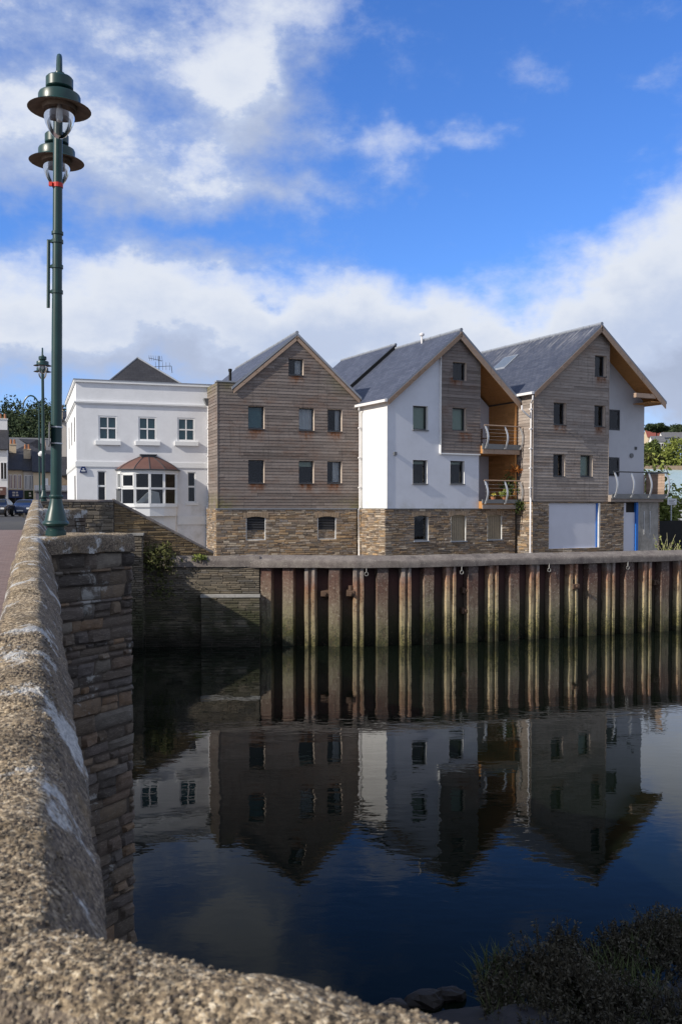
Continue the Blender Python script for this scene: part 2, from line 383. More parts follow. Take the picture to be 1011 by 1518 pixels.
def glass_mat(name, fac=1.0, tintc=(1, 1, 1)):
    t = NT(name)
    fr = t.n('ShaderNodeFresnel', {'IOR': 1.5}).outputs[0]
    f = t.math('MINIMUM', t.math('ADD', t.math('MULTIPLY', fr, 1.6 * fac), 0.02), 1.0)
    wob = t.bump(t.noise(t.pos(), 1.2, 2), 0.06, 0.05)
    tr = t.n('ShaderNodeBsdfTransparent', {'Color': (*tintc, 1)}); gl = t.n('ShaderNodeBsdfGlossy', {'Roughness': 0.02, 'Normal': wob})
    mx = t.n('ShaderNodeMixShader', {0: f, 1: tr.outputs[0], 2: gl.outputs[0]})
    o = t.n('ShaderNodeOutputMaterial'); t.t.links.new(mx.outputs[0], o.inputs[0]); return t.mat
M['glass'] = glass_mat('glass', .5, (0.8, 0.84, 0.86)); M['lamp_glass'] = glass_mat('lamp_glass', 1.3, (0.9, 0.92, 0.94))

def water_mat():
    t = NT('water'); p = t.pos()
    big = t.noise(p, 0.11, 3, 0.5)
    y = t.sep(p)[1]
    a = t.noise(t.scale(p, (1.0, 1.5, 1)), 0.85, 2, 0.45, 0.4)
    b_ = t.noise(t.scale(p, (1.0, 1.9, 1)), 3.2, 2, 0.5, 0.3)
    lane = t.math('ABSOLUTE', t.math('SUBTRACT', t.math('SUBTRACT', y, t.math('MULTIPLY', t.sep(p)[0], .14)), t.math('ADD', 20.2, t.math('MULTIPLY', big, 3.0))))
    amp = t.math('ADD', t.mapr(big, 0.4, 0.62, 0.4, 1.0), t.mapr(lane, 1.5, .2, 0, 1.3))
    h = t.math('MULTIPLY', t.math('ADD', t.math('MULTIPLY', a, 1.0), t.math('MULTIPLY', b_, 0.3)), amp)
    nrm = t.bump(h, 1.0, 0.005)
    fr = t.n('ShaderNodeFresnel', {'IOR': 1.33, 'Normal': nrm}).outputs[0]
    f = t.math('MINIMUM', t.math('ADD', t.math('MULTIPLY', t.math('POWER', fr, 2.5), 7.2), t.math('MULTIPLY', fr, .2)), 0.5)
    df = t.n('ShaderNodeBsdfDiffuse', {'Color': (0.004, 0.0065, 0.004, 1)}); gl = t.n('ShaderNodeBsdfGlossy', {'Roughness': 0.012, 'Normal': nrm, 'Color': (0.95, 0.97, 1, 1)})
    mx = t.n('ShaderNodeMixShader', {0: f, 1: df.outputs[0], 2: gl.outputs[0]})
    o = t.n('ShaderNodeOutputMaterial'); t.t.links.new(mx.outputs[0], o.inputs[0]); return t.mat
M['water'] = water_mat()

def paver_mat():
    t = NT('pavers'); uv = t.uv(); p = t.pos()
    br = t.n('ShaderNodeTexBrick', {'Vector': uv, 'Color1': (0.20, 0.14, 0.13, 1), 'Color2': (0.26, 0.19, 0.175, 1), 'Mortar': (0.12, 0.09, 0.08, 1), 'Scale': 1.0, 'Mortar Size': 0.006, 'Brick Width': 0.21, 'Row Height': 0.105})
    n = t.noise(p, 1.2, 5, 0.7)
    c = t.mix(t.mapr(n, 0.4, 0.7, 0, 0.4), br.outputs[0], (0.19, 0.15, 0.14))
    return t.out(c, 0.85, t.bump(br.outputs['Fac'], 0.4, -0.006), spec=0.25)
M['pavers'] = paver_mat()
M['asphalt'] = simple('asphalt', (0.055, 0.053, 0.052), 0.9, var=0.3, scale=3, bump=0.3)
M['ground'] = simple('ground', (0.16, 0.14, 0.11), 0.95, var=0.3, scale=1.0, bump=0.4)
M['mud'] = simple('mud', (0.026, 0.021, 0.018), 0.7, var=0.4, scale=3, bump=0.8)
M['hill_grass'] = simple('hill_grass', (0.06, 0.075, 0.03), 0.95, var=0.3, scale=0.05)

def leaf_mat(name, dark, light, trans=0.15):
    t = NT(name); ti = t.attr('tint'); n = t.noise(t.pos(), 1.1, 3)
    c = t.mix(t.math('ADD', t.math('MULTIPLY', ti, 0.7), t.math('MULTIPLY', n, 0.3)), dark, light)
    return t.out(c, 0.75, spec=0.25)
M['leaf'] = leaf_mat('leaf', (0.025, 0.045, 0.012), (0.11, 0.14, 0.035))
M['leaf_bright'] = leaf_mat('leaf_bright', (0.07, 0.10, 0.02), (0.26, 0.29, 0.065))
M['leaf_dark'] = leaf_mat('leaf_dark', (0.012, 0.025, 0.012), (0.045, 0.065, 0.025))
M['leaf_ivy'] = leaf_mat('leaf_ivy', (0.03, 0.04, 0.012), (0.10, 0.10, 0.03))
M['leaf_orange'] = leaf_mat('leaf_orange', (0.32, 0.08, 0.02), (0.55, 0.24, 0.06))
M['yellow'] = simple('yellow', (0.75, 0.62, 0.12), 0.7)
M['purslane'] = leaf_mat('purslane', (0.03, 0.026, 0.018), (0.095, 0.083, 0.055))
M['grass'] = leaf_mat('grass', (0.022, 0.035, 0.012), (0.085, 0.10, 0.03))
M['dry_stem'] = simple('dry_stem', (0.40, 0.37, 0.22), 0.9)

def corrugated(name, c):
    t = NT(name); uv = t.uv(); u = t.sep(uv)[0]
    s = t.math('SINE', t.math('MULTIPLY', u, 16.0)); n = t.noise(t.pos(), 0.6, 4, 0.6)
    cc = t.mix(t.mapr(s, -1, 1, 0, 0.25), c, tuple(x * 0.7 for x in c)); cc = t.mix(t.mapr(n, 0.45, 0.75, 0, 0.3), cc, (0.5, 0.55, 0.55))
    return t.out(cc, 0.5, t.bump(s, 0.5, 0.02))
M['teal_metal'] = corrugated('teal_metal', (0.36, 0.46, 0.47))

# ------------------------------------------------------------------ surface fillers
def outline_fn(left, right):
    """left, right: lists of (z, x) -> function z -> (xmin, xmax)"""
    def ev(pl, z):
        if z <= pl[0][0]: return pl[0][1]
        for (z0, x0), (z1, x1) in zip(pl, pl[1:]):
            if z <= z1: return x0 + (x1 - x0) * (z - z0) / max(1e-6, z1 - z0)
        return pl[-1][1]
    return lambda z: (ev(left, z), ev(right, z))

def spans(out, holes, z0, z1):
    e = 1e-4; zm = (z0 + z1) / 2
    a0, b0 = out(z0 + e); a1, b1 = out(z1 - e)
    cur = [((a0, a1), (b0, b1))]
    for h in sorted(holes):
        if h[2] < zm < h[3]:
            nx = []
            for l, r in cur:
                if h[1] <= min(l) or h[0] >= max(r): nx.append((l, r)); continue
                if h[0] > max(l): nx.append((l, (h[0], h[0])))
                if h[1] < min(r): nx.append(((h[1], h[1]), r))
            cur = nx
    return [(l, r) for l, r in cur if (r[0] - l[0] + r[1] - l[1]) > 0.03]

def cuts(z0, z1, extra):
    zs = sorted({round(z0, 4), round(z1, 4)} | {round(e, 4) for e in extra if z0 + 0.004 < e < z1 - 0.004})
    return list(zip(zs, zs[1:]))

def fill_wall(mb, mp, out, holes, z0, z1, breaks=(), d=0.0, m=0):
    ex = list(breaks) + [h[2] for h in holes] + [h[3] for h in holes]
    for a, b in cuts(z0, z1, ex):
        for l, r in spans(out, holes, a, b):
            mb.face([mp(l[0], a, d), mp(r[0], a, d), mp(r[1], b, d), mp(l[1], b, d)], m)

def fill_boards(mb, mp, out, holes, z0, z1, breaks=(), pitch=0.155, m=0, proud=0.019, wmin=1.6, wmax=4.2):
    ex = list(breaks) + [h[2] for h in holes] + [h[3] for h in holes]
    z = z0
    while z < z1 - 0.01:
        zt = min(z + pitch, z1)
        cutx = [out((z + zt) / 2)[0] + rnd.uniform(0.2, wmax)]
        while cutx[-1] < 30: cutx.append(cutx[-1] + rnd.uniform(wmin, wmax))
        tints = [rnd.random() for _ in range(len(cutx) + 1)]
        jit = [rnd.uniform(-0.004, 0.004) for _ in tints]
        for a, b in cuts(z, zt, ex):
            fa = (a - z) / pitch; fb = (b - z) / pitch
            for l, r in spans(out, holes, a, b):
                x = l
                for k in range(len(cutx) + 1):
                    c = cutx[k] if k < len(cutx) else 99
                    if c <= min(x) + 0.05: continue
                    e = r if c >= min(r) - 0.05 else (c, c)
                    da = 0.006 + proud * (1 - fa) + jit[k]; db = 0.006 + proud * (1 - fb) + jit[k]
                    g = 0.002
                    p0, p1 = mp(x[0] + g, a, da), mp(e[0] - g, a, da); p2, p3 = mp(e[1] - g, b, db), mp(x[1] + g, b, db)
                    mb.face([p0, p1, p2, p3], m, tints[k])
                    mb.face([mp(x[0] + g, a, 0), mp(e[0] - g, a, 0), p1, p0], m, 0.0)
                    x = e
                    if e is r: break
        z = zt

def fill_stones(mb, mp, out, holes, z0, z1, h=(0.05, 0.12), w=(0.12, 0.45), depth=0.02, n=None, m=0, joint=0.006, tilt=0.0):
    ex = [q[2] for q in holes] + [q[3] for q in holes]
    z = z0
    while z < z1 - 0.015:
        zt = z + rnd.uniform(*h)
        if zt > z1 - h[0] * 0.6: zt = z1
        for e in ex:
            if z + 0.02 < e < zt + 0.03: zt = e
        for l, r in spans(out, holes, z, zt):
            x = (l[0], l[1])
            while True:
                ww = rnd.uniform(*w) * (0.6 + (zt - z) / (h[0] + h[1]))
                xe = (x[0] + ww, x[1] + ww)
                last = xe[0] > r[0] - w[0] * 0.6
                if last: xe = r
                sub = [(z, zt)]
                if (zt - z) > h[1] * 0.8 and rnd.random() < 0.35:
                    q = z + (zt - z) * rnd.uniform(0.4, 0.6); sub = [(z, q), (q, zt)]
                for s0, s1 in sub:
                    t = rnd.random(); g = joint * rnd.uniform(0.5, 1.3); dd = depth * rnd.uniform(0.35, 1.25)
                    js = [rnd.uniform(-1, 1) * (s1 - s0) * (0.10 if n is None else .16) for _ in range(8)]
                    c = [(x[0] + g + js[0], s0 + g + js[1] * 0.6), (xe[0] - g + js[2], s0 + g + js[3] * 0.6), (xe[1] - g + js[4], s1 - g + js[5] * 0.6), (x[1] + g + js[6], s1 - g + js[7] * 0.6)]
                    if n is None:
                        i = min(0.014, (s1 - s0) * 0.2)
                        q = [(c[0][0] + i, c[0][1] + i), (c[1][0] - i, c[1][1] + i), (c[2][0] - i, c[2][1] - i), (c[3][0] + i, c[3][1] - i)]
                        A = [mp(a, b, 0.0) for a, b in c]; B = [mp(a, b, dd * rnd.uniform(0.8, 1.2)) for a, b in q]
                        mb.face(B, m, t)
                        for k in range(4):
                            k2 = (k + 1) % 4; mb.face([A[k], A[k2], B[k2], B[k]], m, t)
                    else:
                        nu, nv = n; rows = []
                        sx = rnd.uniform(-1, 1) * dd * 0.5; sz = rnd.uniform(-1, 1) * dd * 0.5
                        for iv in range(nv + 1):
                            fv = iv / nv; row = []
                            for iu in range(nu + 1):
                                fu = iu / nu
                                xx = (c[0][0] * (1 - fu) + c[1][0] * fu) * (1 - fv) + (c[3][0] * (1 - fu) + c[2][0] * fu) * fv
                                zz = (c[0][1] * (1 - fu) + c[1][1] * fu) * (1 - fv) + (c[3][1] * (1 - fu) + c[2][1] * fu) * fv
                                ed = min(fu * (xe[0] - x[0]), (1 - fu) * (xe[0] - x[0]), fv * (s1 - s0), (1 - fv) * (s1 - s0))
                                pr = min(1.0, ed / 0.02) ** 0.5
                                nz = noise.noise(Vector((xx * 9 + t * 50, zz * 14, t * 77))) * dd * 0.45
                                row.append(mp(xx, zz, pr * (dd + nz + sx * (fu - 0.5) + sz * (fv - 0.5)) if ed > 0 else 0.0))
                            rows.append(row)
                        mb.grid(rows, m, t)
                if last: break
                x = xe
        z = zt

FRONT = lambda u, z, d: Vector((u, -d, z))
def front_at(y): return lambda u, z, d: Vector((u, y - d, z))
LEFT = lambda u, z, d: Vector((-d, u, z))
def right_at(x): return lambda u, z, d: Vector((x + d, u, z))
def rect_out(a, b): return lambda z: (a, b)
def line_map(P, Q, batter=0.0, zref=0.0):
    """wall from P to Q (2D) seen with its face on the right of P->Q"""
    P = Vector((*P, 0)); Q = Vector((*Q, 0)); d = (Q - P).normalized(); n = Vector((d.y, -d.x, 0))
    return (lambda u, z, k: P + d * u + n * (k + (zref - z) * batter) + Vector((0, 0, z))), (Q - P).length

# ------------------------------------------------------------------ windows
def window(parent, x0, x1, z0, z1, y=0.0, reveal=0.2, fw=0.055, frame='dark_frame', rev='reveal_pale', blind=None, mullion=None, sill=None, name='window', grid=None, paneoff=0.03, frac=1.0, side='l'):
    b = MB(); ya = y - 0.004; yb = y + reveal
    # reveal lining
    b.face([Vector((x0, ya, z0)), Vector((x0, ya, z1)), Vector((x0, yb, z1)), Vector((x0, yb, z0))], 1, 0.6)
    b.face([Vector((x1, ya, z0)), Vector((x1, yb, z0)), Vector((x1, yb, z1)), Vector((x1, ya, z1))], 1, 0.6)
    b.face([Vector((x0, ya, z1)), Vector((x1, ya, z1)), Vector((x1, yb, z1)), Vector((x0, yb, z1))], 1, 0.4)
    b.face([Vector((x0, ya, z0)), Vector((x0, yb, z0)), Vector((x1, yb, z0)), Vector((x1, ya, z0))], 1, 0.4)
    yf0, yf1 = yb - 0.03, yb + 0.05
    b.box(x0 + .002, x0 + fw, yf0, yf1, z0 + .002, z1 - .002); b.box(x1 - fw, x1 - .002, yf0, yf1, z0 + .002, z1 - .002)
    b.box(x0 + fw, x1 - fw, yf0, yf1, z0 + .002, z0 + fw * 1.2); b.box(x0 + fw, x1 - fw, yf0, yf1, z1 - fw, z1 - .002)
    if grid:
        nx, nz = grid
        for i in range(1, nx):
            xx = x0 + fw + (x1 - x0 - 2 * fw) * i / nx; b.box(xx - .03, xx + .03, yf0 + .012, yf1, z0 + fw, z1 - fw)
        for i in range(1, nz):
            zz = z0 + fw + (z1 - z0 - 2 * fw) * i / nz; b.box(x0 + fw, x1 - fw, yf0 + .008, yf1 - .002, zz - .034, zz + .034)
    if mullion:
        for zz in mullion: b.box(x0 + fw, x1 - fw, yf0 - .01, yf1, zz - .045, zz + .045)
    # dark room behind the pane
    ry = yf1 + 0.9; q = 0.25
    A = [Vector((x0 - q, yf1 + .01, z0 - q)), Vector((x1 + q, yf1 + .01, z0 - q)), Vector((x1 + q, yf1 + .01, z1 + q)), Vector((x0 - q, yf1 + .01, z1 + q))]
    B = [Vector((p.x, ry, p.z)) for p in A]
    b.face(B, 2)
    for k in range(4): b.face([A[k], A[(k + 1) % 4], B[(k + 1) % 4], B[k]], 2)
    w = b.build(name, [M[frame], M[rev], M['dark_room']], parent)
    p = MB(); py = yf0 + paneoff + 0.01
    p.face([Vector((x0 + fw, py, z0 + fw)), Vector((x1 - fw, py, z0 + fw)), Vector((x1 - fw, py, z1 - fw)), Vector((x0 + fw, py, z1 - fw))])
    p.build('pane', M['glass'], w)
    if blind:
        c = MB(); by = yf1 + 0.06
        if blind in ('curtain',):
            xa, xb = (x0, x0 + (x1 - x0) * frac) if side == 'l' else (x1 - (x1 - x0) * frac, x1)
            nn = 16
            rows = [[Vector((xa + (xb - xa) * i / nn, by + 0.025 * math.sin(i * 1.9), zz)) for i in range(nn + 1)] for zz in (z0, z1)]
            c.grid(rows); c.build('curtain', M['curtain'], w, smooth=True)
        else:
            zb = z1 - (z1 - z0) * frac
            c.face([Vector((x0, by, zb)), Vector((x1, by, zb)), Vector((x1, by, z1)), Vector((x0, by, z1))])
            c.build('blind', M[blind], w)
    if sill:
        s = MB(); s.box(x0 - sill[0], x1 + sill[0], y - sill[1], y + 0.02, z0 - sill[2], z0 + 0.003)
        bevel(s.build('sill', M[sill[3]], w), 0.012)
    return w

def arch_lintel(parent, x0, x1, z1, y=0.0, rise=0.07, hh=0.2, matn='arch_stone'):
    b = MB(); n = 9; ext = 0.12
    def lo(x):
        f = min(1, max(0, (x - x0) / (x1 - x0))); return z1 - rise + rise * math.sin(math.pi * f)
    for i in range(n):
        a = x0 - ext + (x1 - x0 + 2 * ext) * i / n + .006; c = x0 - ext + (x1 - x0 + 2 * ext) * (i + 1) / n - .006
        t = rnd.random(); d = -0.022 - rnd.uniform(0, .012)
        P = [(a, lo(a)), (c, lo(c)), (c + (c - (x0 + x1) / 2) * .06, z1 + hh), (a + (a - (x0 + x1) / 2) * .06, z1 + hh)]
        b.hexa([(p[0], y + .05, p[1]) for p in P] + [(p[0], y + d, p[1]) for p in P], 0, t)
    return b.build('lintel', M[matn], parent)

def gable_roof(parent, xl, zl, xp, zp, xr, zr, y0, y1, th=0.14, matt='slate', under='wood_warm', name='roof'):
    b = MB()
    def slope(xa, za, xb, zb, flip):
        top = [Vector((xa, y0, za)), Vector((xb, y0, zb)), Vector((xb, y1, zb)), Vector((xa, y1, za))]
        bot = [v - Vector((0, 0, th)) for v in top]
        b.face(list(reversed(top)) if flip else top, 0); b.face(bot, 1, 0.6)
        for i in range(4): b.face([top[i], top[(i + 1) % 4], bot[(i + 1) % 4], bot[i]], 2, .4)
    slope(xl, zl, xp, zp, False); slope(xp, zp, xr, zr, False)
    return b.build(name, [M[matt], M[under], M['lead']], parent)

def ridge(parent, x, z, y0, y1):
    b = MB(); y = y0; 
    while y < y1 - .05:
        e = min(y + .45, y1)
        b.tube([(x, y + .006, z - .02), (x, e - .006, z - .02)], rnd.uniform(.085, .098), 8, 0, rnd.random()); y = e
    return b.build('ridge_tiles', M['lead'], parent)

def barge(parent, xa, za, xb, zb, y, w=0.24, th=0.05, drop=0.1, matn='timber', name='bargeboard'):
    b = MB()
    d = Vector((xb - xa, 0, zb - za)).normalized(); n = Vector((d.z, 0, -d.x))
    if n.z > 0: n = -n
    A = Vector((xa, y, za)) + n * drop; B = Vector((xb, y, zb)) + n * drop
    # vertical plumb cuts at the ends
    k = w / abs(n.z)
    dn = Vector((0, 0, -k))
    b.hexa([A + dn, B + dn, B + dn + Vector((0, th, 0)), A + dn + Vector((0, th, 0)), A, B, B + Vector((0, th, 0)), A + Vector((0, th, 0))], 0, rnd.random())
    return b.build(name, M[matn], parent)

def pipe(parent, pts, r=0.045, matn='white_plastic', name='downpipe', brackets=()):
    b = MB(); b.tube(pts, r, 10)
    for (x, y, z) in brackets: b.box(x - r * 1.5, x + r * 1.5, y - r * 1.3, y + r * 1.6, z - .03, z + .03)
    return b.build(name, M[matn], parent, smooth=True)

# ================================================================== HOUSES
# ---- brown gabled house with vents in the stone base
A1 = R(20)
h1 = thing('timber_house', 'brown weathered timber gabled house with two louvred vents in its stone base', 'house', (-5.61, 42.41, 2.58), A1, 'gabled riverside houses', local=True, size=.93)
W1 = 7.47; D1 = 12.8
win1 = [(3.62, 4.40, 11.66, 12.48), (1.53, 2.36, 8.90, 10.02), (4.16, 4.97, 8.89, 10.03), (5.69, 6.47, 8.89, 10.02), (1.53, 2.35, 6.21, 7.36), (4.15, 4.95, 6.22, 7.36), (5.67, 6.46, 6.24, 7.36)]
vent1 = [(1.41, 2.42, 3.36, 4.54), (5.15, 6.16, 3.36, 4.54)]
ZB = 4.95
o1 = outline_fn([(2, 0.0), (11.14, 0.0), (11.15, 0.92), (13.66, 4.04)], [(2, W1), (10.62, W1), (13.66, 4.04)])
b = MB()
fill_wall(b, FRONT, o1, win1, ZB, 13.6, (10.62, 11.14, 11.15), -0.01)
fill_wall(b, LEFT, rect_out(0, D1), [], ZB, 11.14, (), -0.012)
b.face([Vector((W1, 0, ZB)), Vector((W1, D1, ZB)), Vector((W1, D1, 10.6)), Vector((W1, 0, 10.6))])
b.face([Vector((0, D1, 2)), Vector((W1, D1, 2)), Vector((W1, D1, 10.6)), Vector((4.06, D1, 13.6)), Vector((.7, D1, 11.0)), Vector((0, D1, 11.0))])
b.face([Vector((0, 0.01, 11.14)), Vector((.92, 0.01, 11.14)), Vector((.92, D1, 11.14)), Vector((0, D1, 11.14))])
b.build('wall', M['dark_mortar'], h1)
b = MB(); fill_boards(b, FRONT, o1, win1, ZB, 13.62, (10.62, 11.14, 11.15)); fill_boards(b, LEFT, rect_out(0.0, D1), [], ZB, 11.14)
b.box(-.036, 0.0, -.036, 0.0, ZB, 11.14, 0, .8)
b.build('cladding', M['wood_brown'], h1)
b = MB(); b.box(-.06, .95, -.05, .45, 11.14, 11.21); b.build('parapet_capping', M['lead'], h1)
b = MB(); fill_wall(b, FRONT, rect_out(-.1, W1 - .2), vent1, 2, ZB, (), -.03); fill_stones(b, FRONT, rect_out(-.1, W1 - .2), vent1, 2.2, ZB - .03, m=1)
fill_wall(b, lambda u, z, d: Vector((-.1 - d, u, z)), rect_out(0, D1), [], 2, ZB, (), -.03); fill_stones(b, lambda u, z, d: Vector((-.1 - d, u, z)), rect_out(0, 5), [], 2.2, ZB - .03, m=1)
b.build('stone_base', [M['mortar'], M['house_stone']], h1)
b = MB(); b.box(-.13, W1 - .18, -.05, .05, ZB - .05, ZB - .005); b.build('drip_board', M['lead'], h1)
spec1 = [dict(blind='curtain', frac=.45, side='r'), dict(blind='blind_teal', frac=1.0), dict(blind='curtain', frac=1.0), dict(blind='curtain', frac=.35, side='r'), dict(blind=None), dict(blind='blind_green', frac=.25), dict(blind='curtain', frac=.5, side='r')]
for (x0, x1, z0, z1), kw in zip(win1, spec1): window(h1, x0, x1, z0, z1, sill=(.02, .05, .04, 'dark_frame'), **kw)
for (x0, x1, z0, z1) in vent1:
    v = MB(); zm = z0 + .52
    v.box(x0, x1, .16, .2, z0, z1, 2)
    n = 8
    for i in range(n):
        zz = zm + (z1 - zm) * i / n
        v.hexa([(x0 + .02, .05, zz), (x1 - .02, .05, zz), (x1 - .02, .14, zz + .05), (x0 + .02, .14, zz + .05), (x0 + .02, .05, zz + .02), (x1 - .02, .05, zz + .02), (x1 - .02, .14, zz + .07), (x0 + .02, .14, zz + .07)], 0)
    v.box(x0, x0 + .035, .02, .12, z0, z1, 1); v.box(x1 - .035, x1, .02, .12, z0, z1, 1); v.box(x0, x1, .01, .13, z0 - .001, z0 + .035, 1)
    fill_stones(v, front_at(.1), rect_out(x0 + .036, x1 - .036), [], z0 + .036, zm - .01, m=3)
    v.build('vent', [M['louvre'], M['white_render'], M['dark_room'], M['house_stone']], h1)
    arch_lintel(h1, x0, x1, z1)
gable_roof(h1, .70, 10.93, 4.04, 13.78, 7.52, 10.66, -.12, D1, under='timber')
ridge(h1, 4.04, 13.80, -.13, D1)
barge(h1, .72, 10.9, 4.04, 13.74, -.115, .15, .06, .12); barge(h1, 4.04, 13.74, 7.5, 10.64, -.115, .15, .06, .12)
b = MB(); b.tube([(1.15, 2.2, 11.2), (1.15, 2.2, 12.05)], .07, 10); b.lathe([(.1, 0), (.1, .12), (.06, .14)], (1.15, 2.2, 12.0), 10); b.build('flue', M['tyre'], h1)

# ---- white rendered house with timber panel
A2 = R(28)
h2 = thing('white_gable_house', 'white rendered gabled house with timber window panel and two stacked balconies', 'house', (2.116, 42.56, 2.53), A2, 'gabled riverside houses', local=True, size=.95)
W2 = 7.82; D2 = 12.0; XP2 = 4.10; ZP2 = 13.72
zr2 = lambda x: (10.32 + (x - 0) * (ZP2 - 10.32) / XP2) if x < XP2 else (ZP2 - (x - XP2) * (ZP2 - 10.45) / (W2 - XP2))
RX = 5.42     # recess starts here
win2 = [(1.45, 2.32, 8.80, 9.97), (1.45, 2.30, 6.16, 7.32), (3.66, 4.52, 6.18, 7.33)]
win2p = [(3.72, 4.55, 11.34, 12.25), (3.70, 4.54, 8.83, 9.98)]
gw2 = [(1.54, 2.37, 3.35, 4.60), (3.72, 4.62, 3.31, 4.62), (5.98, 6.89, 3.35, 4.63)]
b = MB()
o2 = outline_fn([(2, 0), (10.2, 0), (13.58, 4.05)], [(2, RX), (12.4, RX), (13.58, 4.15)])
fill_wall(b, FRONT, o2, win2 + win2p, 4.94, 13.5, (10.2, 12.4))
fill_wall(b, LEFT, rect_out(0, D2), [], 4.94, 10.25)
b.face([Vector((0, D2, 2)), Vector((W2, D2, 2)), Vector((W2, D2, 10.3)), Vector((XP2, D2, 13.6)), Vector((0, D2, 10.2))])
fill_wall(b, lambda u, z, d: Vector((RX + d, u, z)), outline_fn([(2, 0), (14, 0)], [(2, 2.2), (14, 2.2)]), [], 4.9, 12.4)
# recess back wall
fill_wall(b, front_at(2.2), outline_fn([(2, RX - .3), (14, RX - .3)], [(2, W2), (10.3, W2), (12.4, RX)]), [], 4.9, 12.4, (10.3,))
b.build('wall', M['shaded_white_render'], h2)
# gable return, lit copy of the same white; front copy has shade mixed in
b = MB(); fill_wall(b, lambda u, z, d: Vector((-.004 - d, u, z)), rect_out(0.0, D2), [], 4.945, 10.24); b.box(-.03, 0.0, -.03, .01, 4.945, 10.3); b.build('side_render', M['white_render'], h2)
b = MB(); op = outline_fn([(7, 3.03), (12.62, 3.03), (13.5, 4.0)], [(7, RX), (12.42, RX), (13.5, 4.2)])
PP = front_at(-.1)
fill_wall(b, PP, op, win2p, 7.7, 13.48, (12.62, 12.42), -.01); fill_boards(b, PP, op, win2p, 7.7, 13.48, (12.62, 12.42), m=1)
b.face([Vector((3.03, -.1, 7.7)), Vector((3.03, -.1, 12.6)), Vector((3.03, 0, 12.6)), Vector((3.03, 0, 7.7))], 2); b.face([Vector((RX, -.1, 7.7)), Vector((RX, 0, 7.7)), Vector((RX, 0, 12.4)), Vector((RX, -.1, 12.4))], 1)
b.box(3.0, 3.03, -.135, 0, 7.68, 12.6, 2); b.box(3.03, RX + .01, -.13, 0, 7.64, 7.7, 2)
b.build('timber_panel', [M['dark_mortar'], M['wood_brown'], M['white_paint']], h2)
b = MB(); sg2 = rect_out(-.13, W2 - .05)
fill_wall(b, FRONT, sg2, gw2, 2, 4.92, (), -.03); fill_stones(b, FRONT, sg2, gw2, 2.2, 4.91, m=1)
LL = lambda u, z, d: Vector((-.13 - d, u, z))
fill_wall(b, LL, rect_out(0, D2), [], 2, 4.92, (), -.03); fill_stones(b, LL, rect_out(0, 4), [], 2.2, 4.91, m=1)
b.build('stone_base', [M['mortar'], M['house_stone']], h2)
b = MB(); b.box(-.16, RX, -.045, .05, 4.905, 4.945); b.build('drip_board', M['grey_paint'], h2)
window(h2, *win2[0], frame='dark_frame', rev='white_render', blind='blind_green', frac=1.0, sill=(.03, .07, .05, 'grey_paint'))
window(h2, *win2[1], frame='dark_frame', rev='white_render', blind='blind_green', frac=.16, sill=(.03, .07, .05, 'grey_paint'))
window(h2, *win2[2], frame='dark_frame', rev='white_render', blind='blind_green', frac=.14, sill=(.03, .07, .05, 'grey_paint'))
window(h2, *win2p[0], y=-.1, frame='dark_frame'); window(h2, *win2p[1], y=-.1, frame='dark_frame', blind='blind_green', frac=1.0)
window(h2, *gw2[0], frame='grey_paint', rev='white_render', sill=(.05, .08, .06, 'lead')); arch_lintel(h2, gw2[0][0], gw2[0][1], gw2[0][3])
for g in gw2[1:]:
    v = MB(); x0, x1, z0, z1 = g
    v.box(x0, x1, .12, .16, z0, z1, 0); v.box(x0, x0 + .06, .08, .13, z0, z1, 1); v.box(x1 - .06, x1, .08, .13, z0, z1, 1); v.box(x0 + .06, x1 - .06, .08, .13, z1 - .09, z1, 1); v.box(x0 + .06, x1 - .06, .08, .13, z0, z0 + .06, 1)
    for i in range(1, 7): v.box(x0 + .06 + (x1 - x0 - .12) * i / 7 - .004, x0 + .06 + (x1 - x0 - .12) * i / 7 + .004, .112, .122, z0, z1, 2)
    v.box(x1 - .005, x1 + .002, -.015, .12, z0, z1, 3); v.box(x0 - .002, x0 + .005, -.015, .12, z0, z1, 3)
    v.box(x0 - .05, x1 + .05, -.08, .13, z0 - .06, z0, 4)
    v.build('shutter', [M['shutter'], M['shutter'], M['dark_room'], M['white_render'], M['lead']], h2); arch_lintel(h2, x0, x1, z1)
